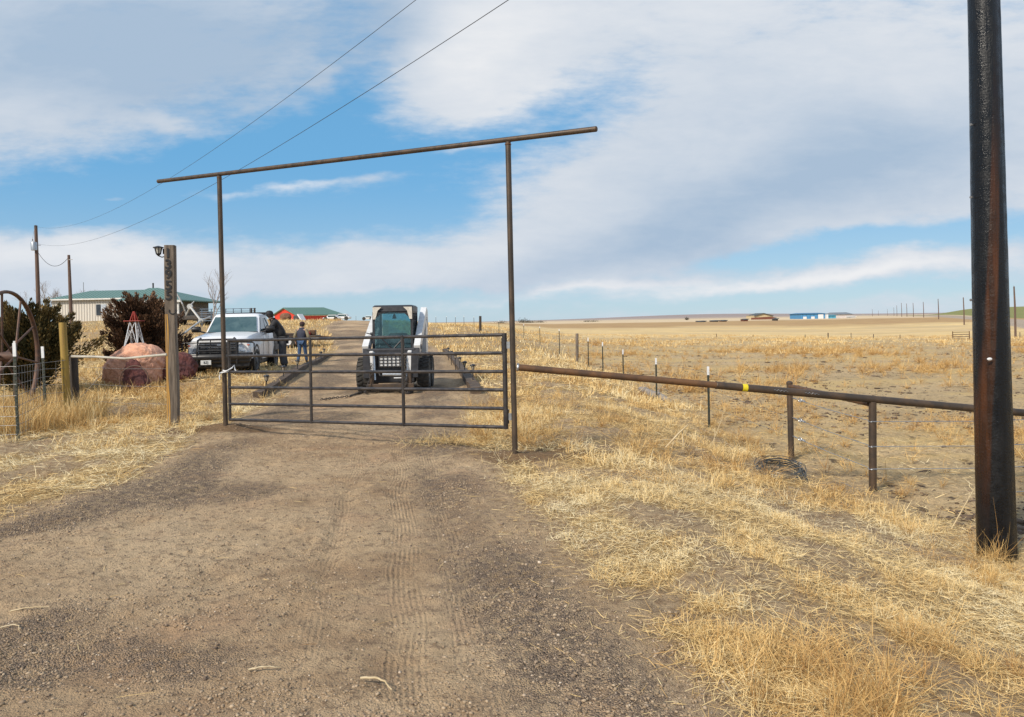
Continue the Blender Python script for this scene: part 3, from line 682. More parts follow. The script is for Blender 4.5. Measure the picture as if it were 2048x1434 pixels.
# ------------------------------------------------------------------ creosoted utility pole at the right
ub = Vector((ab(1994, 1100)[0]*6.7, 6.7, 0)); ub.z = G(ub.x, ub.y)
ut = W(1967, 0, 6.7); updir = (ut-ub)/(ut.z-ub.z)
up_ = thing('utility_pole', 'thick tarry black and brown wooden utility pole in front of the pipe rail', 'utility pole', ub)
def pole_mat():
    m, t, p = principled('tarred_pole')
    tcn = t.new('ShaderNodeTexCoord'); s_ = t.new('ShaderNodeSeparateXYZ'); t.l.new(tcn.outputs['Object'], s_.inputs[0])
    mp = t.new('ShaderNodeMapping'); t.l.new(tcn.outputs['Object'], mp.inputs[0]); mp.inputs['Scale'].default_value = (7, 7, .55)
    mp2 = t.new('ShaderNodeMapping'); t.l.new(tcn.outputs['Object'], mp2.inputs[0]); mp2.inputs['Scale'].default_value = (3, 3, .16)
    st = t.noise(mp.outputs[0], 2.2, 6, .65); big = t.noise(mp2.outputs[0], 1.6, 3, .5)
    # reddish band down the camera-left side, drifting inward with height
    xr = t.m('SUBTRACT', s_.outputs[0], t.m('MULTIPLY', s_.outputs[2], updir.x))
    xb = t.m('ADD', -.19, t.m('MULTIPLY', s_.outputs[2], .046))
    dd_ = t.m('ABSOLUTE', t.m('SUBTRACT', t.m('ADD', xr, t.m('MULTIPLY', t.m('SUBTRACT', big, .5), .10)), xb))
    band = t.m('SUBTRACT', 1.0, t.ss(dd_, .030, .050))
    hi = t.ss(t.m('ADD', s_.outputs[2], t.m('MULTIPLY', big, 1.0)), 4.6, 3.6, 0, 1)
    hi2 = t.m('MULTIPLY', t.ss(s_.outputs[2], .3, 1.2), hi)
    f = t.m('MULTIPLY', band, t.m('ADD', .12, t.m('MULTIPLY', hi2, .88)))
    red = t.mix(t.ss(st, .35, .65), (.075, .027, .010), (.028, .012, .006))
    tar = t.mix(t.ss(st, .4, .7), (.004, .0045, .006), (.010, .010, .011))
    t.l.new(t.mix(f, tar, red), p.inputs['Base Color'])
    dr = t.noise(tcn.outputs['Object'], 55, 4, .6)
    t.l.new(t.ss(t.noise(tcn.outputs['Object'], 9, 4, .6), .40, .62, .20, .42), p.inputs['Roughness']); p.inputs['Specular IOR Level'].default_value = .38
    b = t.new('ShaderNodeBump'); b.inputs['Distance'].default_value = .014; b.inputs['Strength'].default_value = .9
    t.l.new(t.m('ADD', t.m('MULTIPLY', st, .9), t.m('MULTIPLY', dr, .35)), b.inputs['Height']); t.l.new(b.outputs[0], p.inputs['Normal'])
    return m
rings = []; nn_ = 40; rr_ = random.Random(4)
for k in range(90):
    zz = -.4+k*(9.9/89); c0 = updir*zz; rad = .160-.0062*max(zz, 0); rg = []
    for j in range(nn_):
        a_ = 2*math.pi*j/nn_; w_ = 1+.018*math.sin(3*a_+zz*.4)+.012*math.sin(7*a_+1.3*zz)+.006*rr_.uniform(-1, 1)
        if abs(a_-5.35) < .09: w_ -= .035      # drying crack
        if abs(a_-4.05) < .08 and zz < 3: w_ -= .02
        rg.append(c0+Vector((math.cos(a_), math.sin(a_), 0))*rad*w_)
    rings.append(rg)
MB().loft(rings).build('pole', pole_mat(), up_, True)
tg_ = W(1979, 718, 6.7-.155)-ub
tag_o = MB().disc(tg_, (.06, -1, 0), [(.020, -.004), (.022, .002), (.016, .005), (0, .006)], 20).build('oval_tag', M_white, up_, True)
tag_o.matrix_local = Matrix.Translation(tg_) @ Matrix.Diagonal((1.1, 1, .6, 1)) @ Matrix.Translation(-tg_)
for py in (250, 395, 600): q = W(1944, py, 6.7)-ub; MB().disc(q+Vector((-.0, -.01, 0)), (-1, -.3, 0), [(.006, 0), (.006, .02), (.012, .02), (.012, .026)], 8).build('bolt', M_wire, up_, True)

# ------------------------------------------------------------------ T-posts
def make_tpost(h, lean=(0, 0), name='fence_post', tip=.12, lab='', group=None, loc=(0, 0, 0), c=None):
    t = thing(name, lab, 'fence post', loc, 0, group)
    a, b = Vector((0, 0, -.25)), Vector((lean[0], lean[1], h)); m = MB()
    sec = [(-.022, -.004), (.022, -.004), (.022, .004), (.005, .004), (.005, .034), (-.005, .034), (-.005, .004), (-.022, .004)]
    cut = b+(a-b).normalized()*tip
    m.loft([[p+Vector((x, y, 0)) for x, y in sec] for p in (a, cut)])
    k = 0.1
    while k < h-tip: p = a+(b-a)*((k+.25)/(h+.25)); m.box(p+Vector((-.010, -.012, -.006)), p+Vector((.010, -.003, .006))); k += .055
    m.build('shaft', c or M_tgreen, t)
    MB().loft([[p+Vector((x*1.06, y*1.06, 0)) for x, y in sec] for p in (cut, b)]).build('painted_tip', M_white, t)
    return t
GR = 'T-posts of the pasture fence'
tp = [(1418.5, 14.3, 855, 733, 'nearest white-tipped T-post, standing against the far side of the rusty rail'),
      (1313.5, 19.5, 805, 716, 'white-tipped T-post beside the grey log, second from the pipe rail'),
      (1247, 25.6, 766, 699, 'third white-tipped T-post from the pipe rail, between log and wooden post'),
      (1206, 29.5, 742, 684, 'fourth white-tipped T-post from the pipe rail'),
      (1177, 32, 728, 675, 'white-tipped T-post just in front of the short wooden brace post'),
      (1119, 41, 700, 658, 'white-tipped T-post just beyond the short wooden brace post'),
      (1080, 52.7, 686, 653, 'second T-post beyond the short wooden brace post'),
      (1048, 58, 677, 648, 'T-post on the grass just right of the right gate post'),
      (998, 60, 662, 641, 'T-post seen just left of the right gate post above the gate')]
line_tops = []
for k, (px, Y_, pb, pt, lab) in enumerate(tp):
    b = at(px, Y_, pb); tz = W(px-(pb-pt)*.02, pt, Y_); t = make_tpost(max(tz.z-b.z, .6), (tz.x-b.x+.0, 0), lab=lab, group=GR, loc=b, tip=.17 if k < 5 else .12)
    line_tops.append((b, tz))
proto = make_tpost(1.15, lab='thin T-post on the skyline right of the skid steer, nearest the machine', group=GR, loc=at(948, 74, 650))
sky = [(928, 80), (911, 86), (893, 92), (872, 99), (852, 106)]
labs = ['second T-post from the right on the skyline left of the stout dark post', 'third skyline T-post left of the stout dark post', 'fourth skyline T-post left of the stout dark post', 'fifth skyline T-post left of the stout dark post', 'skyline T-post right beside the loader arm of the skid steer']
proto['label'] = 'first thin skyline T-post left of the stout dark post'
for (px, Y_), lab in zip(sky, labs): copy_thing(proto, loc=at(px, Y_, 650), label=lab)
proto.location = at(948, 74, 650)
for k, (px, Y_) in enumerate([(748-88, 150), (748-36, 165)]):
    copy_thing(proto, loc=at((689, 712)[k], (120, 125)[k], 640), label=('skyline T-post just right of the white parked vehicles', 'skyline T-post midway between white vehicles and skid steer')[k])
def wood_post(px, Y_, pb, pt, r, lab, m_, px_t=None, lift=0):
    b = at(px, Y_, pb); tz = W(px_t or px, pt, Y_)
    o = MB(b).path([b-Vector((0, 0, .3)), b, (b+tz)/2, tz-Vector((0, 0, .02)), tz], [r*1.05, r*1.03, r, r*.97, r*.90], 14).build('wooden_post', m_, None, True)
    o.location = b; return tagp(o, lab, 'post'), b, tz
wood_post(1154, 35.4, 713, 667, .075, 'short weathered wooden brace post standing in the T-post line', M_wood_grey)
wood_post(960.5, 61, 660, 632, .11, 'stout dark wooden post standing on the skyline left of the gate post', M_wood_dark)
# strands of the pasture fence
for k, fz in enumerate((.35, .62, .90)):
    m = MB(line_tops[0][0]); pts = []
    A_ = Vector((t82.x, t82.y, b82.z+1.1*fz)); pts.append(A_)
    for b, tz in line_tops: pts.append(b+(tz-b)*fz)
    m.path(pts, .0028, 4)
    o = m.build('fence_wire', M_wire); o.location = line_tops[0][0]
    tagp(o, ('lowest', 'middle', 'top')[k]+' thin wire strung along the pasture T-posts', 'wire', 'wires of the pasture fence')
# small pasture posts in the middle distance
fpr = []
lst = [(1656, 100, 663, 651, .075, 'lone dark wooden post in the middle of the far pasture'), (1610, 112, 661, 654, .05, 'short post left of the lone dark pasture post'),
       (1702, 112, 668, 657, .05, 'first small post right of the lone dark pasture post'), (1747, 108, 670, 661, .05, 'second small post right of the lone dark pasture post'),
       (1433, 120, 660, 653, .05, 'tiny dark post below the dark sheds on the plain'), (1506, 125, 660, 655, .05, 'tiny post standing in gold grass under the cream house'),
       (1800, 104, 671, 663, .05, 'third small post right of the lone dark pasture post'), (2017, 98, 681, 668, .06, 'pale fence post right of the utility pole near the county road'), (2040, 98, 681, 668, .06, 'pale fence post at the right edge of the photo')]
for px, Y_, pb, pt, r, lab in lst:
    b = at(px, Y_, pb); hh = (pb-pt)*Y_/FPX
    o = MB().path([(0, 0, -.3), (0, 0, hh*.6), (.01, 0, hh)], [r, r, r*.85], 10).build('pasture_post', M_wood_dark if px < 2000 else M_wood_grey, None, True); o.location = b; tagp(o, lab, 'fence post', 'posts dotted in the far pasture')
# small tube gate far right
b = at(1922, 84, 668); hg = thing('field_gate', 'small rust brown tube gate standing in the far pasture by the county road', 'gate', b)
for k in range(4): MB().tube((-.95, 0, .12+.26*k), (.95, 0, .12+.26*k), .035, n=8).build('rail', M_rust, hg, True)
for sx_ in (-.97, .97): MB().tube((sx_, 0, -.1), (sx_, 0, 1.0), .05, n=8).build('upright', M_rust, hg, True)

# ------------------------------------------------------------------ left-hand fence corner
LT = [(37, 10.8, 880, 686, 28, 'nearest T-post at the left, white-tipped, in front of the iron wheel'), (94, 12.6, 850, 693, 84.5, 'white-tipped T-post between iron wheel and yellow round post'), (27.5, 13.7, 838, 682, 29, 'T-post half hidden behind the nearest left T-post')]
lt_pts = []
for px, Y_, pb, pt, pxt, lab in LT:
    b = at(px, Y_, pb); tz = W(pxt, pt, Y_); make_tpost(tz.z-b.z, (tz.x-b.x, 0), lab=lab, group='T-posts of the left fence', loc=b, tip=.20); lt_pts.append((b, tz))
_, yb, yt = wood_post(137, 12.9, 846, 645, .062, 'round yellow treated post leaning beside the black post', M_wood_post, 125)
_, kb, kt = wood_post(152, 13.1, 841, 713, .070, 'short black creosoted post right of the yellow round post', M_wood_dark, 147)
# address post with numbers, horseshoe and coach lamp
ab_, at_ = at(348, 12.2, 852), W(340, 491, 12.2)
ap = thing('address_post', 'squared weathered timber post carrying the black house numbers 13955', 'number post', ab_)
ax_ = (at_-ab_)/(at_.z-ab_.z); hp = at_.z-ab_.z; th = R(14)
cx_, sx__ = Vector((math.cos(th), math.sin(th), 0)), Vector((-math.sin(th), math.cos(th), 0))   # front face points to -sx__
def arng(z, w1, w2, o=Vector((0, 0, 0))): return [ax_*z+cx_*a*w1+sx__*b*w2+o for a, b in ((-1, -1), (1, -1), (1, 1), (-1, 1))]
def tim(z, w1, w2, wob=0.0, b=.18):
    pts = [(-1+b, -1), (1-b, -1), (1, -1+b), (1, 1-b), (1-b, 1), (-1+b, 1), (-1, 1-b), (-1, -1+b)]
    return [ax_*z+cx_*(x*w1+wob)+sx__*y*w2 for x, y in pts]
m = MB(); zs = np.linspace(-.3, hp, 22); m.loft([tim(z, .082*(1+.03*math.sin(z*3.1)), .085, .006*math.sin(z*2.3)) for z in zs]); m.build('timber', M_wood_grey, ap, True)
# left side of the post, sunlight put into its orange colour
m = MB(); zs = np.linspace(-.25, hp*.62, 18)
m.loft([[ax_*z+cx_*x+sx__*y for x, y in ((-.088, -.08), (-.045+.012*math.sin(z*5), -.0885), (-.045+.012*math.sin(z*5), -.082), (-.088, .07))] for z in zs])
m.build('sunlit_face', M_wood_sunlit, ap, True)['label'] = 'left side of the timber, sunlight painted in orange'
for k, (x, z, rr2) in enumerate(((.085, 1.62, .02), (.09, .95, .03), (.085, 2.2, .015), (.085, 1.9, .02))): MB().disc(ax_*z+cx_*(x-.02)+sx__*-.02, cx_, [(rr2*1.3, -.01), (rr2, .012), (rr2*.4, .018)], 10).build('knot', M_wood_grey, ap, True)
def glyph(ch, size, loc3, ap_, name='digit'):
    cu = bpy.data.curves.new('digit', 'FONT'); cu.body = ch; cu.size = size; cu.extrude = .006; cu.align_x = 'CENTER'; cu.align_y = 'CENTER'; cu.offset = .004
    tmp = bpy.data.objects.new('digit', cu); COL.objects.link(tmp); dg = bpy.context.evaluated_depsgraph_get()
    me = bpy.data.meshes.new_from_object(tmp.evaluated_get(dg)); bpy.data.objects.remove(tmp); bpy.data.curves.remove(cu)
    mw = Matrix((cx_.to_4d(), Vector((0, 0, 1, 0)), (-sx__).to_4d(), (0, 0, 0, 1))).transposed(); mw[3][3] = 1
    mw = Matrix(((cx_.x, 0, -sx__.x, loc3.x), (cx_.y, 0, -sx__.y, loc3.y), (0, 1, 0, loc3.z), (0, 0, 0, 1)))
    me.transform(mw); me.materials.clear(); return link_mesh(name, me, M_black, ap_)
for ch, py in zip('13955', (508, 530, 550, 572, 592)):
    zz = W(340, py, 12.2).z-ab_.z; glyph(ch, .215, ax_*zz+cx_*-.018-sx__*.090, ap)
zz = W(340, 622, 12.2).z-ab_.z; c0 = ax_*zz+cx_*.035-sx__*.092
MB().torus(c0, -sx__, .052, .010, 24, 6, R(155), R(385), .6, u=cx_).build('horseshoe', M_black, ap, True)
if True:   # horseshoe must open upwards
    pass
# coach lamp on the left of the post head
lc = ax_*(hp-.085)+cx_*-.175-sx__*.03
lamp = MB().disc(lc, (0, 0, 1), [(.014, .075), (.085, .052), (.090, .040), (.070, .036)], 8).build('lamp_roof', M_black, ap, True)
MB().disc(lc, (0, 0, 1), [(.036, -.055), (.058, .034)], 6).build('lamp_glass', M_glassw, ap)
m = MB()
for k in range(6): a_ = math.pi*2*k/6; m.tube(lc+Vector((math.cos(a_)*.038, math.sin(a_)*.038, -.058)), lc+Vector((math.cos(a_)*.062, math.sin(a_)*.062, .04)), .007, n=6)
m.disc(lc, (0, 0, 1), [(.008, -.10), (.020, -.085), (.042, -.062), (.042, -.052)], 10)
m.path([lc+Vector((0, 0, -.09)), lc+cx_*.05+Vector((0, 0, -.115)), lc+cx_*.115+Vector((0, 0, -.10))], .010, 6); m.box(ax_*(hp-.15)+cx_*-.10-sx__*.07, ax_*(hp-.06)+cx_*-.083-sx__*-.0)
m.build('lamp_bracket', M_black, ap, True)
# pale rail lashed across from black post to number post, brace wire, woven wire
ra, rb = W(143, 713, 12.95), W(334, 709, 12.1)
m = MB(ra); m.path([ra, W(190, 713.5, 12.8), W(250, 717, 12.5), W(300, 712, 12.3), rb], [.024, .022, .020, .021, .022], 10); m.build('pale_pole_rail', mat('pale_pole', (.52, .49, .42), (.40, .37, .31), 6, .7, stretch=(.4, 3, 3)), None, True)
o = bpy.data.objects['pale_pole_rail']; o.location = ra; tagp(o, 'thin pale pole lashed level from the black post to the number post', 'rail')
bw = [W(149, 806, 13.1), W(170, 786, 13.6), W(186, 768, 14.0), W(203, 748, 14.6)]
m = MB(bw[0]).path(bw, .008, 6); o = m.build('brace_wire', mat('old_rope', (.36, .27, .17), (.25, .18, .11), 20, .8), None, True); o.location = bw[0]; tagp(o, 'slanting twisted brace wire running from the black post toward the pink boulder', 'wire')
m = MB(lt_pts[0][0])
wa, wb, wc, wd = lt_pts[0][0]+Vector((-1.2, -.2, 0)), lt_pts[0][0], lt_pts[1][0], Vector((yb.x, yb.y, yb.z))
segs = [wa, wb, wc, wd]
for k, hh in enumerate((.10, .25, .40, .55, .70, .85, 1.0, 1.12)):
    m.path([s_+Vector((0, -.03, hh+.02*math.sin(k+i_*2))) for i_, s_ in enumerate(segs)], .0035, 4)
for i_ in range(3):
    n2_ = max(int((segs[i_+1]-segs[i_]).length/.17), 2)
    for q in range(1, n2_): c_ = lerp(segs[i_], segs[i_+1], q/n2_); m.tube(c_+Vector((0, -.03, .08)), c_+Vector((0, -.03, 1.12)), .0022, n=4)
o = m.build('woven_wire', M_wire); o.location = lt_pts[0][0]; tagp(o, 'woven wire netting strung between the left T-posts and the yellow post', 'wire fence')
m = MB(kt)
for dz in (.15, .45, .75): m.path([kb+Vector((.05, 0, 1.12-dz)), (kb+ab_)/2+Vector((0, 0, 1.12-dz-.02)), ab_+Vector((-.07, 0, 1.12-dz))], .0028, 4)
o = m.build('gap_wires', M_wire); o.location = kt; tagp(o, 'faint slack wires stretched between the black post and number post', 'wire')
# ------------------------------------------------------------------ big iron wheel at the far left
wc_ = W(17, 706, 13.4); rad = 1.20
b0 = Vector((wc_.x, wc_.y, G(wc_.x, wc_.y))); wc_.z = b0.z+rad-.03
wh = thing('wagon_wheel_ornament', 'tall rusty iron spoked wheel standing in long grass at the left edge', 'wheel', b0)
M_iron = mat('rusty_iron', (.095, .060, .048), (.16, .085, .055), 8, .65, .3, .002, 50)
wax = Vector((math.cos(R(14)), -math.sin(R(14))*0-.24*0-.30, 0)); wax = Vector((.98, .196, 0)).normalized()
O = b0
MB(O).torus(wc_, wax, rad, .032, 72, 10, sq=1.3).build('rim', M_iron, wh, True)
MB(O).disc(wc_, wax, [(.06, -.13), (.095, -.12), (.095, .12), (.06, .13)], 20).build('hub', M_iron, wh, True)
u_, v_ = frame(wax)
for k in range(10):
    a_ = 2*math.pi*k/10+.14; d = u_*math.cos(a_)+v_*math.sin(a_)
    MB(O).tube(wc_+d*.08+wax*(.10 if k % 2 else -.10), wc_+d*(rad-.01), .020, n=8).build('spoke', M_iron, wh, True)

# ------------------------------------------------------------------ timbers along the drive with path lights
M_tim = mat('old_sleeper', (.125, .085, .055), (.055, .038, .027), 4, .85, 0, .01, 10, stretch=(1, 1, 2))
def timber(a, b, w_, h_, lab):
    a, b = Vector(a), Vector(b); d = (b-a); L_ = d.length; u = d.normalized(); s_ = Vector((-u.y, u.x, 0)).normalized()
    m = MB(a); n_ = 8; rgs = []
    for k in range(n_+1):
        p = a+d*k/n_; j = random.Random(k+int(L_*100)).uniform(-.012, .012)
        rgs.append([p+s_*(w_/2+j)+Vector((0, 0, -.08)), p-s_*(w_/2-j)+Vector((0, 0, -.08)), p-s_*(w_/2-j)+Vector((0, 0, h_+j)), p+s_*(w_/2+j)+Vector((0, 0, h_-j))])
    m.loft(rgs); o = m.build('timber_edging', M_tim); o.location = a; tagp(o, lab, 'timber', 'timber edging of the drive'); return o
def gpt(px, py, dz=0):
    """march the sight line to the ground"""
    a, b = ab(px, py); Y_ = 3.0
    while Y_ < 200 and H+b*Y_ > G(a*Y_, Y_): Y_ *= 1.01
    return Vector((a*Y_, Y_, G(a*Y_, Y_)+dz))
Lp = [gpt(516, 791), gpt(548, 768+9), gpt(600, 744), gpt(632, 727), gpt(655, 714)]
Lp[0] = at(514, 16.6, 790); Lp[1] = at(533, 17.6, 783)
Rp = [gpt(953, 788), gpt(933, 757), gpt(919, 737), gpt(907, 720), gpt(889, 703)]
for k in range(4): timber(Lp[k], Lp[k+1], .20, .155, ('short nearest timber, turned end-on, at the left side of the drive', 'second timber of the left edging, below the nearest path lights', 'third timber of the left edging beside the truck', 'farthest timber of the left edging near the walking man')[k])
for k in range(4): timber(Rp[k], Rp[k+1], .24, .15, ('nearest timber of the right edging, close behind the gate', 'second timber of the right edging', 'third timber of the right edging', 'farthest timber of the right edging')[k])
M_lens = mat('path_light_lens', (.42, .36, .27), (.30, .26, .2), 20, .3)
def path_light(loc, h, lab, grp, proto_=None):
    if proto_ is not None: c = copy_thing(proto_, loc=loc, label=lab); return c
    t = thing('path_light', lab, 'garden light', loc, 0, grp)
    MB().tube((0, 0, -.1), (0, 0, h-.13), .013, n=8).build('stake', M_black, t, True)
    MB().disc((0, 0, h-.13), (0, 0, 1), [(.028, 0), (.055, .10)], 10).build('lens', M_lens, t, True)
    MB().disc((0, 0, h), (0, 0, 1), [(.062, -.035), (.078, -.022), (.066, .0), (.02, .018)], 12).build('cap', M_black, t, True)
    t_ = MB(); 
    for k in range(4): a_ = math.pi/4+k*math.pi/2; t_.tube((math.cos(a_)*.03, math.sin(a_)*.03, h-.13), (math.cos(a_)*.06, math.sin(a_)*.06, h-.03), .006, n=5)
    t_.disc((0, 0, h-.14), (0, 0, 1), [(.012, -.02), (.034, .01), (.030, .02)], 10); t_.build('cage', M_black, t, True)
    return t
ordn = ['nearest', 'second', 'third', 'fourth', 'fifth', 'farthest']
p_ = None
for side, lst in (('left', [(541, 17.6), (574, 20.2), (601.5, 22.4), (637, 29.5), (647, 31.5), (653, 33.5)]), ('right', [(945.5, 18.5), (929.5, 21), (919.5, 23.5), (911, 25.6), (903, 28.5), (897, 31.5)])):
    for k, (px, Y_) in enumerate(lst):
        b = at(px, Y_, 740); lab = ordn[k]+' of the six small black path lights on the '+side+' side of the drive'
        b.x += (-.10 if side == 'left' else .0); b.z += (.0 if side == 'left' else .10)
        if p_ is None: p_ = path_light(b, .44, lab, 'path lights along the drive')
        else: path_light(b, .44, lab, None, p_)
# ------------------------------------------------------------------ log, wire coil, stalks
la, lb = at(1281, 21.5, 795), at(1337, 19.0, 822)
m = MB(la); pts = [lerp(la, lb, k/6)+Vector((0, 0, .13+.015*math.sin(k*2))) for k in range(7)]; m.path(pts, [.07, .10, .105, .10, .10, .095, .07], 12)
m.path([lerp(la, lb, .62)+Vector((0, 0, .1)), lerp(la, lb, .62)+Vector((.05, .05, .24)), lerp(la, lb, .62)+Vector((.10, .1, .30))], [.03, .025, .012], 8)
o = m.build('fallen_log', mat('bleached_log', (.33, .29, .25), (.20, .17, .14), 5, .85, 0, .01, 14, stretch=(1, 1, 3)), None, True); o.location = la; tagp(o, 'bleached grey log lying in grass at the foot of a T-post', 'log')
cb = gpt(1562, 952); m = MB(cb)
rr3 = random.Random(3)
for k in range(18):
    c_ = cb+Vector((rr3.uniform(-.03, .03), rr3.uniform(-.03, .03), .005+.010*k*.7)); m.torus(c_, Vector((rr3.uniform(-.12, .12), -.28+rr3.uniform(-.1, .1), 1)), .29+rr3.uniform(-.05, .04), .0045, 44, 5)
for k in range(5): a_ = k*1.3; m.torus(cb+Vector((math.cos(a_)*.28, math.sin(a_)*.26, .10)), Vector((-math.sin(a_), math.cos(a_), 0)), .055, .005, 14, 5)
o = m.build('wire_coil', mat('dull_wire', (.16, .165, .155), (.07, .072, .068), 20, .45, .5), None, True); o.location = cb; tagp(o, 'loose coil of dull grey fence wire lying in the grass', 'wire coil')
M_stalk = mat('dry_stalk', (.64, .52, .33), (.50, .38, .21), 10, .7)
def stalk(base, tips, r, lab, nm='dry_stalk'):
    m = MB(base)
    for a_, b_, q in tips: A_ = a_; m.path([A_, lerp(A_, b_, .5)+Vector((.01, 0, .02)), b_], [r*q, r*q*.8, r*q*.4], 6)
    o = m.build(nm, M_stalk, None, True); o.location = base; return tagp(o, lab, 'dry weed', 'dead weed stalks in the verge')
def st(px, py, Y_, tips, r, lab):
    b = at(px, Y_, py); stalk(b, [(W(*a_, Y_) if a_ else b, W(*b_, Y_-.05), q) for a_, b_, q in tips], r*1.35, lab)
st(1331, 893, 10.4, [(None, (1376, 849), 1.3), ((1348, 876), (1341, 905), .8), ((1355, 868), (1375, 853), .8), ((1364, 862), (1366, 910), .8), ((1345, 880), (1308, 883), .5)], .009, 'pale leaning weed stalk right of the gate post in long grass')
st(1424, 865, 12.2, [(None, (1446, 832), 1), ((1436, 846), (1470, 826), .5), ((1430, 856), (1426, 900), .7), ((1440, 841), (1452, 815), .5)], .006, 'thin branched weed stalk right of the nearest pasture T-post')
st(1281, 790, 20.8, [(None, (1264, 800), .7), ((1268, 795), (1288, 774), 1.1), ((1276, 786), (1262, 806), .6)], .012, 'forked stalk standing at the left end of the grey log')
st(1902, 1012, 7.6, [(None, (1952, 972), 1), ((1925, 996), (1895, 992), .6), ((1930, 990), (1960, 985), .6), ((1915, 1004), (1880, 1010), .6), ((1938, 984), (1936, 1000), .5)], .006, 'twisted pale tumbleweed stalk left of the utility pole base')
def stick(px, py, px2, py2, r, lab, bend=.0):
    a_, b_ = gpt(px, py, .012), gpt(px2, py2, .012); m_ = lerp(a_, b_, .5)+Vector((0, bend, .012)); sd_ = Vector((-(b_-a_).y, (b_-a_).x, 0)).normalized(); n_ = 9
    m = MB(a_).path([lerp(a_, b_, q/n_)+sd_*(bend*math.sin(math.pi*q/n_)+.004*math.sin(q*2.3))+Vector((0, 0, .010*math.sin(math.pi*q/n_))) for q in range(n_+1)], [r*(1-.5*q/n_) for q in range(n_+1)], 7)
    o = m.build('stick', M_stalk, None, True); o.location = a_; tagp(o, lab, 'stick', 'sticks lying on the drive')
stick(721, 1368, 783, 1391, .006, 'short pale curved stick in the foreground of the dirt drive', .03)
stick(497, 1353, 560, 1341, .005, 'straight straw-coloured stick left of the curved one on the drive')
stick(0, 1264, 38, 1272, .004, 'little crooked twig at the left edge of the drive', .04)
stick(20, 1228, 98, 1222, .004, 'long thin stem lying near the left edge of the drive')
# ------------------------------------------------------------------ pickup truck
M_truckw = mat('white_car_paint', (.84, .84, .84), (.78, .78, .78), 3, .35, 0, coat=.3)
M_carblack = mat('car_black', (.012, .012, .014), (.022, .022, .024), 20, .45)
M_guard = mat('guard_black', (.016, .016, .018), (.03, .028, .028), 14, .38)
M_glass = mat('car_glass', (.030, .075, .085), (.07, .125, .13), 2.5, .06, 0, spec=.9)
M_chrome = mat('dull_chrome', (.55, .56, .58), (.42, .43, .45), 12, .25, .85)
M_lamp = mat('headlamp', (.62, .64, .66), (.30, .32, .34), 26, .12, .3, coat=1)
M_amber = mat('amber_lens', (.62, .16, .08), (.5, .12, .06), 12, .2)
M_plate = mat('plate', (.70, .71, .70), (.62, .64, .64), 20, .5)
M_flat = mat('deck_black', (.045, .045, .048), (.085, .085, .088), 8, .55)
M_red = mat('red_paint', (.42, .018, .018), (.32, .015, .015), 8, .45)
M_seat = mat('cab_inside', (.02, .022, .024), (.05, .052, .055), 8, .8)
tb = at(452, 22.6, 745)
trk = thing('pickup_truck', 'white crew cab pickup truck with black grille guard parked left of the drive', 'pickup truck', tb, R(9.5))
trk.scale = (.93, 1, 1.01)
def sec(y, w_lo, w_mid, w_hi, z0, z1, z2, z3, crown=.03):
    pts = [(-w_lo, z0), (-w_mid, z1), (-w_mid*.985, (z1+z2)/2), (-w_hi-.05, z2), (-w_hi+.03, z3), (-w_hi*.5, z3+crown), (0, z3+crown*1.3)]
    return [Vector((x, y, z)) for x, z in pts]+[Vector((-x, y, z)) for x, z in reversed(pts[:-1])]
body = MB()
body.loft([sec(-.88, .90, .92, .80, .60, .72, 1.00, 1.07), sec(-.80, .94, .97, .84, .52, .75, 1.03, 1.12), sec(-.45, .98, 1.005, .86, .50, .78, 1.08, 1.17),
           sec(.2, .98, 1.005, .87, .50, .78, 1.13, 1.22), sec(.95, .97, 1.0, .89, .48, .78, 1.19, 1.27), sec(1.15, .97, 1.0, .91, .45, .80, 1.20, 1.29, .0)])
body.build('hood', M_truckw, trk, True)
cab = MB()
cab.loft([sec(1.15, .98, 1.0, .91, .42, .80, 1.20, 1.29, .0), sec(3.45, .98, 1.0, .91, .42, .80, 1.20, 1.29, .0)])
def rr(hw, y0, y1, z, b=.10): return [Vector(p) for p in ((-hw+b, y0, z), (hw-b, y0, z), (hw, y0+b, z), (hw, y1-b, z), (hw-b, y1, z), (-hw+b, y1, z), (-hw, y1-b, z), (-hw, y0+b, z))]
cab.loft([rr(.90, .98, 3.44, 1.26), rr(.85, 1.25, 3.38, 1.48), rr(.77, 1.66, 3.30, 1.80), rr(.73, 1.78, 3.24, 1.865), rr(.62, 1.95, 3.1, 1.90)])
cab.build('cab', M_truckw, trk, True)
def gh(z):  # greenhouse width and front y at height z
    return np.interp(z, [1.26, 1.48, 1.80, 1.865], [.90, .85, .77, .73]), np.interp(z, [1.26, 1.48, 1.80, 1.865], [.98, 1.25, 1.66, 1.78])
w0, f0 = gh(1.30); w1, f1 = gh(1.79); g = MB(); nw = 10
rws = []
for zz in np.linspace(1.30, 1.79, 6):
    ww, ff = gh(zz); rws.append([Vector((-(ww-.07)+(2*(ww-.07))*k/nw, ff-.016-.03*(1-(2*k/nw-1)**2), zz)) for k in range(nw+1)])
g.loft(rws, cap=False, closed=False); g.build('windshield', M_glass, trk, True)
MB().quad((-w0+.03, f0-.012, 1.275), (w0-.03, f0-.012, 1.275), (w0-.03, f0-.03, 1.30), (-w0+.03, f0-.03, 1.30), .01).build('wiper_cowl', M_carblack, trk)
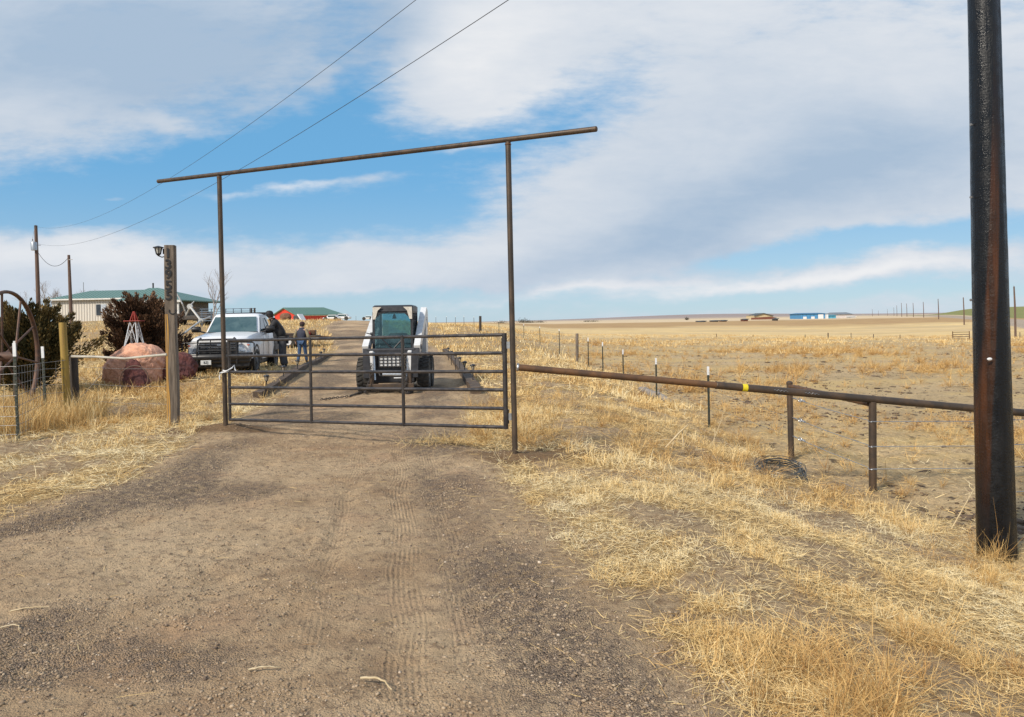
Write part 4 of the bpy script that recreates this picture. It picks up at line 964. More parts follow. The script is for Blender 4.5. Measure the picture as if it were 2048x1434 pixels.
for s_ in (-1, 1):
    def side(y0, y1, y0t, y1t):
        wb_, wt_ = gh(1.30)[0]+.008, gh(1.76)[0]+.012
        return [(s_*wb_, y0, 1.30), (s_*wb_, y1, 1.30), (s_*wt_, y1t, 1.76), (s_*wt_, y0t, 1.76)]
    MB().quad(*side(1.32, 2.20, 1.80, 2.22), .006).build('side_window', M_glass, trk)
    MB().quad(*side(2.32, 3.12, 2.34, 3.04), .006).build('side_window', M_glass, trk)
    MB().bbox((s_*1.015-.006, 1.9, 1.02), (s_*1.015+.006, 2.06, 1.06), .004).build('door_handle', M_chrome, trk)
    MB().bbox((s_*1.015-.006, 2.85, 1.02), (s_*1.015+.006, 3.01, 1.06), .004).build('door_handle', M_chrome, trk)
    m = MB(); 
    for yy2 in (1.22, 2.27, 3.22): m.box((s_*1.003-.003, yy2-.006, .5), (s_*1.003+.003, yy2+.006, 1.22))
    m.build('door_gap', M_carblack, trk)
    # mirrors
    mr = MB(); mr.bbox((s_*1.24-.16, 1.13, 1.30), (s_*1.24+.16, 1.25, 1.49), .05); mr.tube((s_*.95, 1.28, 1.28), (s_*1.12, 1.21, 1.33), .025, n=8); mr.build('mirror', M_carblack, trk, True)
    # headlamps
    hl = MB(); x0, x1 = (s_*.62, s_*.97); hl.loft([[(x0, -.87, .74), (x1, -.78, .72), (x1, -.70, .98), (x0, -.83, .97)], [(x0, -.955, .75), (x1*.985, -.84, .73), (x1*.985, -.78, .955), (x0, -.92, .955)]]); hl.build('headlight', M_lamp, trk)
    MB().bbox((min(s_*.86, s_*.94), -.885, .90), (max(s_*.86, s_*.94), -.80, .94), .01).build('turn_signal', M_amber, trk)
    MB().bbox((min(s_*.60, s_*1.02), -.93, .53), (max(s_*.60, s_*1.02), -.70, .70), .03).build('fender_trim', M_carblack, trk)
    # wheels and arches
    for yw in (0.0, 3.80):
        MB().disc((s_*.90, yw, .42), (s_, 0, 0), [(.02, -.1), (.50, -.1), (.505, .112), (.44, .114), (.43, .06)], 28).build('wheel_arch', M_carblack, trk, True)
        wl = MB().disc((s_*.86, yw, .40), (s_, 0, 0), [(.26, -.13), (.37, -.15), (.40, -.11), (.40, .11), (.37, .15), (.27, .15), (.25, .12)], 28).build('wheel', M_rubber, trk, True)
        MB().disc((s_*.86, yw, .40), (s_, 0, 0), [(.255, .09), (.255, .145), (.20, .10), (.10, .13), (.09, .16), (.0, .165)], 20).build('rim', M_flat, wl, True)
    MB().tube((s_*.90, .75, .42), (s_*.90, 3.35, .42), .045, n=10).build('side_step', M_carblack, trk, True)
MB().bbox((-.60, -.925, .66), (.60, -.86, 1.02), .03).build('grille', M_carblack, trk)
for k in range(6): MB().bbox((-.56, -.94, .70+.05*k), (.56, -.922, .715+.05*k), .004).build('grille_bar', M_chrome if k % 2 else M_flat, trk)
MB().bbox((-.055, -.955, .90), (.075, -.925, .965), .012).build('emblem', M_chrome, trk)
MB().bbox((-.98, -1.10, .40), (.98, -.82, .58), .05).build('bumper', M_guard, trk)
MB().bbox((-.80, -.80, .22), (.80, 5.4, .52), .04).build('underbody_shade', M_carblack, trk)  # axle and chassis block, its black also standing in for shade underneath
MB().bbox((-.93, -1.02, .27), (.93, -.86, .42), .03).build('air_dam', M_carblack, trk)
gd_ = MB()
for s_ in (-1, 1):
    gd_.path([(s_*.60, -1.12, .38), (s_*.60, -1.14, .75), (s_*.58, -1.10, 1.08), (s_*.50, -1.02, 1.14)], .032, 10)
    gd_.path([(s_*.60, -1.12, 1.02), (s_*1.06, -1.02, 1.0), (s_*1.10, -.96, .97), (s_*1.10, -.96, .72), (s_*1.06, -1.0, .67), (s_*.60, -1.12, .66)], .022, 8)
gd_.tube((-.55, -1.08, 1.10), (.55, -1.08, 1.10), .028, n=10)
for zz in (.66, .78, .90, 1.0): gd_.tube((-.60, -1.13, zz), (.60, -1.13, zz), .016, n=8)
for xx in (-.2, .2): gd_.tube((xx, -1.13, .55), (xx, -1.11, 1.10), .016, n=8)
gd_.bbox((-1.02, -1.16, .50), (1.02, -1.02, .66), .03)
gd_.build('grille_guard', M_guard, trk, True)
MB().bbox((-.50, -1.14, .36), (-.18, -1.12, .505), .008).build('license_plate', M_plate, trk)
def flat_text(txt, size, loc, parent, m_, name, ext=.002, rot=None):
    cu = bpy.data.curves.new(name, 'FONT'); cu.body = txt; cu.size = size; cu.extrude = ext; cu.align_x = 'CENTER'; cu.align_y = 'CENTER'
    tmp = bpy.data.objects.new(name, cu); COL.objects.link(tmp); dg = bpy.context.evaluated_depsgraph_get()
    me = bpy.data.meshes.new_from_object(tmp.evaluated_get(dg)); bpy.data.objects.remove(tmp)
    me.transform(Matrix.Translation(loc) @ (rot or Matrix.Rotation(R(90), 4, 'X'))); me.materials.clear(); return link_mesh(name, me, m_, parent)
flat_text('BZJ', .10, (-.34, -1.145, .43), trk, M_carblack, 'plate_letters')
# flat deck behind the cab, headache rack, roof light bar
fb_ = MB(); fb_.bbox((-1.02, 3.55, .86), (1.02, 5.75, .98), .02); fb_.bbox((-1.03, 3.52, .60), (-.70, 5.6, .88), .02); fb_.bbox((.70, 3.52, .60), (1.03, 5.6, .88), .02); fb_.build('flat_deck', M_flat, trk)
m = MB()
for x in np.linspace(-.95, .95, 7): m.tube((x, 3.56, .96), (x, 3.54, 1.86), .020, n=8)
m.tube((-.97, 3.54, 1.90), (.97, 3.54, 1.90), .035, n=10); m.tube((-.97, 3.55, 1.35), (.97, 3.55, 1.35), .02, n=8); m.build('headache_rack', M_guard, trk, True)
MB().bbox((-.66, 3.05, 1.90), (.80, 3.22, 1.955), .02).build('roof_bar', M_carblack, trk)
MB().bbox((.74, 4.05, .98), (1.0, 4.45, 1.30), .02).build('tool_box', M_flat, trk)
m = MB(); m.path([(.9, 5.1, .98), (.9, 5.1, 1.30), (.9, 5.65, 1.30), (.9, 5.65, .98)], .025, 8); m.path([(.6, 5.65, .98), (.6, 5.65, 1.30), (.9, 5.65, 1.30)], .025, 8); m.build('deck_rack', M_rail, trk, True)
# red fuel can on the deck
c_ = trk.matrix_basis @ Vector((.98, 4.72, .985))
rc = thing('fuel_can', 'red plastic fuel can standing on the truck deck behind the person in black', 'fuel can', c_, R(9.5))
MB().bbox((-.17, -.12, 0), (.17, .12, .30), .04).build('can_body', M_red, rc, True); MB().path([(-.1, 0, .30), (-.1, 0, .36), (.1, 0, .36), (.1, 0, .30)], .015, 6).build('can_handle', M_red, rc, True); MB().disc((.12, 0, .30), (0, 0, 1), [(.03, 0), (.03, .05), (0, .052)], 10).build('can_cap', M_carblack, rc, True)

# ------------------------------------------------------------------ skid steer loader
M_bobw = mat('loader_white', (.74, .74, .74), (.64, .64, .63), 5, .38)
M_bobk = mat('loader_charcoal', (.018, .019, .024), (.035, .035, .040), 9, .5)
def window_mat():
    m, t, p = principled('cab_glass')
    tr = t.new('ShaderNodeBsdfTransparent'); tr.inputs[0].default_value = (.56, .74, .78, 1)
    gl_ = t.new('ShaderNodeBsdfGlossy'); gl_.inputs['Roughness'].default_value = .04; gl_.inputs[0].default_value = (.8, .95, .95, 1)
    lw = t.new('ShaderNodeLayerWeight'); lw.inputs[0].default_value = .22
    mx = t.new('ShaderNodeMixShader'); t.l.new(t.m('ADD', lw.outputs['Fresnel'], .06), mx.inputs[0]); t.l.new(tr.outputs[0], mx.inputs[1]); t.l.new(gl_.outputs[0], mx.inputs[2])
    t.l.new(mx.outputs[0], t.n['Material Output'].inputs[0]); return m
M_cglass = window_mat()
sb = at(789, 18.1, 770)
sk = thing('skid_steer_loader', 'white and black skid steer loader with glazed cab parked on the drive behind the gate', 'loader', sb, R(2))
sk.scale = (1, 1, 1.075)
for s_ in (-1, 1):
    for yw in (0.0, 1.10):
        tw = MB().disc((s_*.735, yw, .385), (s_, 0, 0), [(.20, -.13), (.33, -.155), (.375, -.13), (.385, -.09), (.385, .09), (.375, .13), (.33, .155), (.20, .13)], 30)
        for k in range(22):
            a_ = 2*math.pi*k/22
            for q in (-1, 1):
                c_ = Vector((s_*.735+q*.072, yw+math.sin(a_+q*.07)*.388, .385+math.cos(a_+q*.07)*.388))
                tw.box(c_-Vector((.070, .022, .014)), c_+Vector((.070, .022, .014)), Matrix.Rotation(-(a_+q*.07), 3, 'X') @ Matrix.Rotation(q*s_*R(18), 3, 'Z'), c_)
        w_ = tw.build('wheel', M_rubber, sk)
        MB().disc((s_*.735, yw, .385), (s_, 0, 0), [(.20, .06), (.205, .132), (.16, .09), (.08, .10), (.07, .13), (0, .135)], 20).build('rim', M_bobw, w_, True)
MB().bbox((-.55, -.30, .20), (.55, 2.0, .62), .03).bbox((-.50, .95, .60), (.50, 2.05, 1.22), .05).build('chassis', M_bobk, sk)
MB().bbox((-.52, 1.98, .45), (.52, 2.10, 1.25), .04).build('tailgate', M_bobw, sk)
# cab: four posts, roof, back wall, side mesh, glazed door
cb_ = MB()
def ring(z, y0, y1, hw, b=.05): return [Vector(p) for p in ((-hw+b, y0, z), (hw-b, y0, z), (hw, y0+b, z), (hw, y1-b, z), (hw-b, y1, z), (-hw+b, y1, z), (-hw, y1-b, z), (-hw, y0+b, z))]
cb_.loft([ring(1.80, -.10, 1.15, .49), ring(1.84, -.14, 1.18, .50), ring(1.95, -.12, 1.17, .50), ring(1.985, -.06, 1.10, .46)])
for s_ in (-1, 1):
    cb_.loft([[Vector((s_*.47+dx, y+dy, z)) for dx, dy in ((-.028, -.03), (.028, -.03), (.028, .03), (-.028, .03))] for y, z in ((-.12, .70), (-.16, 1.10), (-.12, 1.83))])
    cb_.box((s_*.47-.025, 1.05, .75), (s_*.47+.025, 1.12, 1.82)); cb_.box((s_*.475-.02, -.1, .70), (s_*.475+.02, 1.1, .98))
cb_.box((-.47, 1.06, .7), (.47, 1.12, 1.18)); cb_.box((-.46, -.17, .64), (.46, -.11, .84))
# rounded gussets in the top corners of the front opening
for s_ in (-1, 1): cb_.prism([(s_*.46, -.165, 1.82), (s_*.46, -.165, 1.58), (s_*.40, -.165, 1.70), (s_*.30, -.165, 1.79), (s_*.10, -.165, 1.82)], (0, .05, 0))
cb_.build('cab_frame', M_bobk, sk)
for s_ in (-1, 1):
    MB().prism([(s_*.485, -.185, 1.94), (s_*.485, -.185, 1.66), (s_*.42, -.185, 1.66), (s_*.36, -.185, 1.86), (s_*.27, -.185, 1.94)], (0, .02, 0)).build('work_light', mat('work_lamp', (.70, .66, .58), (.55, .5, .42), 30, .2) if s_ < 0 else bpy.data.materials['work_lamp'], sk)
    m = MB()
    for k in range(9): m.tube((s_*.485, -.0+k*.13, .98), (s_*.485, -.0+k*.13, 1.81), .007, n=5)
    for k in range(6): m.tube((s_*.485, -.08, 1.05+k*.14), (s_*.485, 1.08, 1.05+k*.14), .007, n=5)
    m.build('side_screen', M_bobk, sk)
MB().quad((-.44, -.150, .84), (.44, -.150, .84), (.44, -.130, 1.82), (-.44, -.130, 1.82), .006).build('door_glass', M_cglass, sk)
MB().quad((-.42, 1.10, 1.18), (.42, 1.10, 1.18), (.42, 1.10, 1.80), (-.42, 1.10, 1.80), .006).build('rear_glass', M_cglass, sk)
m = MB(); m.bbox((-.27, .45, .72), (.27, .95, .90), .06); m.bbox((-.26, .86, .85), (.26, 1.0, 1.32), .06); m.build('driver_seat', M_seat, sk, True)
m = MB(); m.tube((-.26, .15, .8), (-.24, .05, 1.12), .02, n=8); m.tube((.26, .15, .8), (.24, .05, 1.12), .02, n=8); m.bbox((-.40, .1, .7), (-.32, .9, 1.02), .03); m.bbox((.32, .1, .7), (.40, .9, 1.02), .03); m.build('control_levers', M_seat, sk, True)
MB().path([(-.26, -.175, 1.20), (-.02, -.185, .98), (.02, -.185, .98), (.24, -.175, 1.20)], .016, 6).build('door_linkage', M_bobk, sk)
MB().disc((.02, .05, 1.70), (0, 0, 1), [(.06, -.03), (.02, .08)], 8).build('dome_lamp', M_bobk, sk)
# lift arms
for s_ in (-1, 1):
    am = MB(); x_ = s_*.625
    am.beam([(x_, 1.98, 1.50), (x_, 1.86, 1.78), (x_, 1.60, 1.84), (x_, .80, 1.52), (x_, -.10, 1.14), (x_, -.48, .95)], .15, [.16, .22, .24, .24, .24, .24])
    am.build('lift_arm', M_bobw, sk)
    am = MB(); am.beam([(s_*.60, -.36, 1.02), (s_*.58, -.54, .78), (s_*.56, -.60, .34)], .17, [.20, .26, .16]); am.build('arm_knee', M_bobk, sk)
    am = MB(); am.bbox((s_*.46-.05, -.66, .42), (s_*.46+.05, -.50, .95), .02); am.build('tilt_plate', M_bobw, sk)
    am = MB(); am.box((s_*.625-.06, 1.45, .55), (s_*.625+.06, 2.0, 1.62)); am.build('rear_tower', M_bobw, sk)
    MB().tube((s_*.50, .55, 1.0), (s_*.56, 1.75, 1.50), .045, n=10).build('lift_cylinder', M_bobk, sk, True)
    MB().tube((s_*.42, -.55, .92), (s_*.38, -.66, .30), .035, n=10).build('tilt_cylinder', M_chrome, sk, True)
    MB().disc((s_*.70, -.35, 1.02), (s_, 0, 0), [(.06, -.01), (.055, .02), (0, .025)], 14).build('pivot_pin', M_bobk, sk, True)
    MB().box((s_*.70-.02, .0, .76), (s_*.70+.12, 1.15, .80)).build('mudguard', M_bobk, sk)
MB().bbox((-.60, -.56, .86), (.60, -.42, 1.0), .03).build('crossmember', M_bobk, sk)
MB().bbox((-.62, -.50, .62), (-.50, -.30, .94), .02).bbox((.50, -.50, .62), (.62, -.30, .94), .02).build('front_guard', M_bobk, sk)
MB().bbox((-.30, -.50, .58), (.30, -.44, .82), .01).build('step_panel', M_bobw, sk)
m = MB()
for k in range(7): m.box((-.30+.1*k-.008, -.525, .58), (-.30+.1*k+.008, -.505, .84))
for k in range(4): m.box((-.31, -.526, .60+.07*k-.006), (.31, -.506, .60+.07*k+.006))
m.bbox((-.44, -.45, .50), (.44, -.34, .59), .02); m.bbox((-.44, -.46, .54), (-.33, -.36, .86), .02); m.bbox((.33, -.46, .54), (.44, -.36, .86), .02); m.build('step_grid', M_bobk, sk)
m = MB(); m.bbox((-.56, -.78, .12), (.56, -.70, .22), .01); m.bbox((-.50, -.74, .12), (-.40, -.62, .50), .02); m.bbox((.40, -.74, .12), (.50, -.62, .50), .02); m.tube((-.5, -.70, .17), (.5, -.70, .17), .04, n=10); m.build('attachment_plate', M_rail, sk)
MB().tube((-.20, -.62, .42), (.28, -.62, .41), .045, n=12).build('hydraulic_cylinder', M_galv, sk, True)
MB().path([(-.30, -.6, .50), (-.26, -.66, .40), (-.18, -.64, .38), (-.12, -.62, .42)], .022, 8).build('hose', M_carblack, sk, True)
MB().bbox((.08, -.73, .335), (.32, -.70, .355), .004).build('decal_strip', M_white, sk)
m = MB(); m.bbox((-.60, .02, 1.18), (-.50, .10, 1.36), .02); m.tube((-.50, 0, 1.30), (-.66, -.1, 1.35), .012, n=6); m.build('mirror', M_bobk, sk, True)
# chains: links
M_chain = mat('chain_steel', (.11, .095, .085), (.06, .05, .045), 40, .5, .6)
def chain(pts, lab, ln=.075, r=.0085):
    pts = [Vector(p) for p in pts]; m = MB(pts[0]); acc = 0; k = 0
    for a_, b_ in zip(pts[:-1], pts[1:]):
        L_ = (b_-a_).length; n_ = max(int(L_/(ln*.72)), 1); d = (b_-a_).normalized(); u, v = frame(d)
        for i_ in range(n_):
            c_ = a_+(b_-a_)*(i_+.5)/n_; s_, q = (u, v) if k % 2 else (v, u); k += 1
            oval = [c_+d*math.cos(t_)*ln*.5+s_*math.sin(t_)*ln*.28 for t_ in [2*math.pi*j/10 for j in range(10)]]; oval.append(oval[0])
            m.path(oval, r, 5, cap=False)
    o = m.build('chain', M_chain, None, True); o.location = pts[0]; return tagp(o, lab, 'chain')
def S2W(x, y, z): return trk_m @ Vector((x, y, z))
skm = Matrix.Translation(sb) @ Matrix.Rotation(R(2), 4, 'Z')
c1_ = [skm @ Vector(p) for p in ((-.46, -.69, .72), (-.47, -.78, .40), (-.56, -.95, .06))]
g1, g2 = gpt(700, 795, .02), gpt(642, 802, .02); c1_ += [gpt(728, 784, .02), g1, lerp(g1, g2, .5)+Vector((0, .05, 0)), g2]
chain(c1_, 'heavy chain hanging from the loader left arm and trailing left over the drive')
c2_ = [skm @ Vector(p) for p in ((.30, -.68, .88), (.29, -.76, .45), (.28, -.80, .03))]+[gpt(790, 781, .02), gpt(740, 786, .02), gpt(715, 790, .02)]
chain(c2_, 'heavy chain hanging down the loader front behind the gate brace')
c3_ = [skm @ Vector(p) for p in ((.36, -.68, .88), (.37, -.78, .40), (.36, -.84, .03))]+[gpt(826, 786, .02), gpt(815, 790, .02), gpt(806, 788, .02)]
chain(c3_, 'loop of chain hanging nearest the loader right tyre', .085, .010)
# low trailer of scrap behind the walking man
tl_ = at(585, 42, 700)
tlr = thing('flat_trailer', 'low rusty flat trailer loaded with red brown scrap behind the walking man', 'trailer', tl_, R(8))
MB().bbox((-1.3, -1.0, .55), (1.5, 1.0, .66), .02).build('trailer_deck', M_rail, tlr)
for x in (-.55, -.05): 
    for y in (-.95, .95): w_ = MB().disc((x, y, .30), (0, 1, 0), [(.17, -.09), (.30, -.09), (.30, .09), (.17, .09)], 18).build('wheel', M_rubber, tlr, True); MB().disc((x, y, .30), (0, 1, 0), [(.17, -.10), (.16, -.03), (.05, -.05), (0, -.05)], 12).build('rim', M_white, w_, True)
MB().path([(1.5, -.5, .58), (2.2, 0, .52), (1.5, .5, .58)], .04, 6).build('drawbar', M_rust, tlr)
for k, (x, y, sx2, sz) in enumerate([(-.9, -.3, .3, .22), (-.1, .1, .4, .14), (.7, -.2, .35, .18), (1.1, .3, .2, .3)]): MB().bbox((x-sx2, y-.3, .66), (x+sx2, y+.3, .66+sz), .04).build('scrap', (M_rust, M_rail, M_red, M_rust)[k], tlr)

# ------------------------------------------------------------------ people
def skin_mesh(name, chains, m_, parent, sub=2, root=0):
    """chains: list of lists of (point, (rx, ry)); shared points join by position"""
    vs, es, rs = [], [], []
    def idx(p, r):
        for i_, q in enumerate(vs):
            if (q-p).length < 1e-4: return i_
        vs.append(p.copy()); rs.append(r); return len(vs)-1
    for c_ in chains:
        prev = None
        for p, r in c_:
            r = (r, r) if not isinstance(r, tuple) else r; i_ = idx(Vector(p), r)
            if prev is not None: es.append((prev, i_))
            prev = i_
    me = bpy.data.meshes.new(name); me.from_pydata([tuple(v) for v in vs], es, [])
    o = bpy.data.objects.new(name, me); COL.objects.link(o); o.modifiers.new('skin', 'SKIN')
    if not me.skin_vertices: return o
    for i_, r in enumerate(rs): me.skin_vertices[0].data[i_].radius = r; me.skin_vertices[0].data[i_].use_root = (i_ == root)
    sm = o.modifiers.new('sub', 'SUBSURF'); sm.levels = sub; sm.render_levels = sub
    dg = bpy.context.evaluated_depsgraph_get(); me2 = bpy.data.meshes.new_from_object(o.evaluated_get(dg)); bpy.data.objects.remove(o)
    me2.materials.clear(); me2.name = name; return link_mesh(name, me2, m_, parent, True)
M_skin = mat('skin', (.50, .30, .21), (.42, .24, .17), 12, .55)
M_jean = mat('denim', (.045, .095, .19), (.030, .060, .13), 14, .85, bump=.004, bscale=30)
M_navy = mat('navy_vest', (.014, .018, .040), (.024, .030, .058), 10, .7, bump=.006, bscale=12)
M_tan = mat('tan_sleeve', (.30, .25, .155), (.22, .18, .11), 12, .9, bump=.006, bscale=18)
M_cap = mat('dark_cap', (.050, .016, .018), (.035, .012, .014), 12, .8)
M_hood = mat('black_jacket', (.012, .012, .014), (.028, .026, .027), 9, .75, bump=.006, bscale=14)
M_trou = mat('charcoal_trousers', (.045, .046, .050), (.075, .075, .078), 9, .85, bump=.006, bscale=16)
M_boot = mat('work_boots', (.030, .022, .017), (.05, .035, .025), 12, .7)
M_hair = mat('dark_hair', (.035, .025, .02), (.02, .015, .012), 30, .7)
def person(loc, rz, lab, J, cloth, face_dir=(0, -1, 0)):
    """J: joints in metres (x right, y towards facing direction is -y)"""
    t = thing('person', lab, 'person', loc, rz)
    b = [[(J['pelvis'], (.13, .10)), (J['waist'], (.12, .09)), (J['chest'], (.15, .11)), (J['neck'], (.055, .055)), (J['head0'], (.065, .07)), (J['head'], (.078, .092)), (J['crown'], (.055, .065))]]
    for s_ in 'LR':
        b.append([(J['chest'], (.15, .11)), (J['sh'+s_], .060), (J['el'+s_], .042), (J['wr'+s_], .028), (J['ha'+s_], (.036, .020))])
        b.append([(J['pelvis'], (.13, .10)), (J['hip'+s_], .085), (J['kn'+s_], .056), (J['an'+s_], .038), (J['to'+s_], (.040, .03))])
        h = Vector(J['ha'+s_]); d = (h-Vector(J['wr'+s_])).normalized(); u, v = frame(d)
        for k, (o_, l_) in enumerate(((-.026, .060), (-.009, .072), (.009, .068), (.026, .052))):
            q = h+v*o_; b.append([(J['ha'+s_], (.036, .020)), (q+d*.028, .0095), (q+d*(.028+l_*.55)+u*.008, .0085), (q+d*(.020+l_)+u*.024, .007)])
        b.append([(J['wr'+s_], .028), (h-d*.02+v*.040, .012), (h+d*.03+v*.052+u*.012, .009)])
    skin_mesh('body', b, M_skin, t, 1)
    hd, fd = Vector(J['head']), Vector(face_dir).normalized(); sd = fd.cross(Vector((0, 0, 1))).normalized()
    MB().disc(hd+fd*.080-Vector((0, 0, .01)), fd, [(.020, 0), (.012, .025), (0, .034)], 8).build('nose', M_skin, t, True)
    for s_ in (-1, 1):
        MB().disc(hd+sd*s_*.076, sd*s_, [(.030, -.01), (.028, .008), (.012, .012)], 8).build('ear', M_skin, t, True)
        MB().disc(hd+fd*.078+sd*s_*.030+Vector((0, 0, .02)), fd, [(.012, 0), (.008, .006), (0, .008)], 8).build('eye', M_hair, t, True)
    MB().box(hd+fd*.082-sd*.022-Vector((.004, .004, .052)), hd+fd*.086+sd*.022-Vector((-.004, -.004, .045))).build('mouth', M_cap, t)
    for nm, chains, m_ in cloth(J): skin_mesh(nm, chains, m_, t, 2)
    return t
def cap(t, J, m_, fd, brim=True):
    hd, fd = Vector(J['head']), Vector(fd).normalized(); sd = fd.cross(Vector((0, 0, 1))).normalized()
    c_ = hd+Vector((0, 0, .035)); MB().disc(c_, (0, 0, 1), [(.112, -.02), (.113, .02), (.100, .065), (.065, .095), (0, .108)], 18).build('cap', m_, t, True)
    MB().prism([c_+fd*.09+sd*.08, c_+fd*.17+sd*.05, c_+fd*.185, c_+fd*.17-sd*.05, c_+fd*.09-sd*.08], (0, 0, .014)).build('cap_brim', m_, t)
    MB().disc(hd-fd*.02-Vector((0, 0, .02)), (0, 0, 1), [(.06, -.05), (.096, -.03), (.104, .05), (.06, .07)], 14).build('hair', M_hair, t, True)
# walking man, back to the camera (facing +y): build facing -y, turned about
J1 = dict(pelvis=(0, 0, .96), waist=(0, .0, 1.10), chest=(0, .0, 1.38), neck=(0, -.03, 1.50), head0=(0, -.05, 1.56), head=(0, -.06, 1.64), crown=(0, -.05, 1.72),
          shL=(.20, 0, 1.42), elL=(.30, .05, 1.16), wrL=(.31, -.04, .94), haL=(.31, -.07, .87), shR=(-.20, 0, 1.42), elR=(-.31, .06, 1.17), wrR=(-.34, -.02, .95), haR=(-.34, -.05, .88),
          hipL=(.10, 0, .90), knL=(.10, .04, .50), anL=(.08, .24, .13), toL=(.09, .16, .05), hipR=(-.10, 0, .90), knR=(-.11, -.08, .50), anR=(-.13, -.16, .09), toR=(-.14, -.30, .05))
def cl1(J):
    out = [('vest', [[((0, 0, .93), (.185, .145)), (J['waist'], (.19, .15)), (J['chest'], (.205, .15)), ((0, -.01, 1.46), (.12, .10)), ((0, -.025, 1.53), (.078, .074))], [(J['chest'], (.205, .15)), ((.19, 0, 1.43), .095)], [(J['chest'], (.205, .15)), ((-.19, 0, 1.43), .095)]], M_navy),
           ('jeans', [[(J['pelvis'], (.155, .125)), (J['hip'+s_], .105), (J['kn'+s_], .078), (J['an'+s_], .068)] for s_ in 'LR'], M_jean)]
    for s_ in 'LR':
        out.append(('sleeve', [[((math.copysign(.17, J['sh'+s_][0]), 0, 1.42), .085), (J['sh'+s_], .082), (J['el'+s_], .068), (J['wr'+s_], .048)]], M_tan))
        a_ = Vector(J['an'+s_]); out.append(('boot', [[(a_+Vector((0, 0, .06)), .055), (a_-Vector((0, 0, .03)), .052), (Vector(J['to'+s_])+Vector((0, -.02, .0)), (.05, .040))]], M_boot))
    return out
pl = at(604.5, 31, 722)
p1_ = person(pl, R(172), 'person walking away in navy vest over tan sleeves, blue jeans and dark red cap', J1, cl1)
cap(p1_, J1, M_cap, (0, -1, -.2))
# person in black leaning on the truck deck, seen side-on, facing +x of the photo
J2 = dict(pelvis=(0, .10, .93), waist=(0, .04, 1.08), chest=(0, -.12, 1.32), neck=(0, -.20, 1.47), head0=(0, -.24, 1.53), head=(0, -.28, 1.61), crown=(0, -.28, 1.69),
          shL=(.19, -.12, 1.38), elL=(.25, -.26, 1.15), wrL=(.18, -.44, 1.18), haL=(.16, -.51, 1.20), shR=(-.19, -.12, 1.38), elR=(-.24, -.24, 1.13), wrR=(-.16, -.42, 1.12), haR=(-.14, -.49, 1.14),
          hipL=(.10, .10, .88), knL=(.11, .05, .48), anL=(.11, .12, .09), toL=(.12, -.04, .05), hipR=(-.10, .10, .88), knR=(-.11, .09, .48), anR=(-.11, .16, .09), toR=(-.12, .0, .05))
def cl2(J):
    out = [('jacket', [[((0, .09, .92), (.185, .155)), (J['waist'], (.19, .155)), (J['chest'], (.21, .165)), ((0, -.18, 1.44), (.13, .12)), ((0, -.22, 1.52), (.085, .085))], [(J['chest'], (.21, .165)), (J['shL'], .095), (J['elL'], .074), (J['wrL'], .052)], [(J['chest'], (.21, .165)), (J['shR'], .095), (J['elR'], .074), (J['wrR'], .052)]], M_hood),
           ('trousers', [[(J['pelvis'], (.155, .135)), (J['hip'+s_], .115), (J['kn'+s_], .092), (J['an'+s_], .088)] for s_ in 'LR'], M_trou)]
    for s_ in 'LR': a_ = Vector(J['an'+s_]); out.append(('boot', [[(a_+Vector((0, 0, .04)), .055), (a_-Vector((0, 0, .03)), .052), (Vector(J['to'+s_])+Vector((0, -.03, .0)), (.05, .040))]], M_boot))
    return out
p2l = at(560, 24.9, 728)
p2_ = person(p2l, R(-78), 'person in black cap, black jacket and charcoal trousers leaning beside the white truck', J2, cl2)
p2_.scale = (1.14, 1.14, 1.14)
cap(p2_, J2, M_hood, (0, -1, -.15))
gl_p = Matrix.Translation(p2l) @ Matrix.Rotation(R(-78), 4, 'Z') @ Vector((.17, -.62, 1.38))
o = MB(gl_p).bbox(gl_p-Vector((.04, .04, .05)), gl_p+Vector((.04, .04, .06)), .015).build('paper_cup', M_white, None, True); o.location = gl_p; tagp(o, 'small white container held by the person in black', 'container')
# ------------------------------------------------------------------ boulders
def boulder(name, c, size, seed, m_, lab, cat='boulder', planes=10, rz=0, sub=5, rough=.10, boxy=1.0):
    bm = bmesh.new(); bmesh.ops.create_icosphere(bm, subdivisions=sub, radius=1); rr_ = random.Random(seed)
    P = np.array([v.co[:] for v in bm.verts])
    for k in range(planes):      # knock flats off the ball
        n_ = np.array([rr_.uniform(-1, 1), rr_.uniform(-1, 1), rr_.uniform(-.6, 1)]); n_ /= np.linalg.norm(n_); d = rr_.uniform(.66, .88)
        q = P@n_; over = np.clip(q-d, 0, None); P = P-over[:, None]*n_*.92
    P = np.sign(P)*np.abs(P)**boxy
    nz = fbm(P[:, 0]*3+P[:, 2]*2+9, P[:, 1]*3+P[:, 2]*3+5, .9, 5, seed, .6)-.5
    nz2 = fbm(P[:, 0]*9+P[:, 2]*5+3, P[:, 1]*9-P[:, 2]*8+7, 1.0, 4, seed+5, .65)-.5; st_ = np.abs(fbm(P[:, 2]*4+P[:, 0]*.8, P[:, 1]*1.5+P[:, 0]*1.2, 1.3, 3, seed+9)-.5)
    P = P*(1+rough*2*nz+rough*.75*nz2-rough*1.6*np.clip(.10-st_, 0, 1))[:, None]; P = P*np.array(size)
    for v, p in zip(bm.verts, P): v.co = p
    for f in bm.faces: f.smooth = False
    me = bpy.data.meshes.new(name); bm.to_mesh(me); bm.free(); o = link_mesh(name, me, m_, smooth=True); o.location = c; o.rotation_euler = (0, 0, rz); return tagp(o, lab, cat)
M_pink = mat('pink_sandstone', (.80, .43, .28), (.62, .31, .20), 4.5, .9, 0, .035, 16, lo=.3, hi=.7)
M_dred = mat('dark_red_sandstone', (.155, .052, .045), (.085, .032, .030), 3.5, .9, 0, .03, 9)
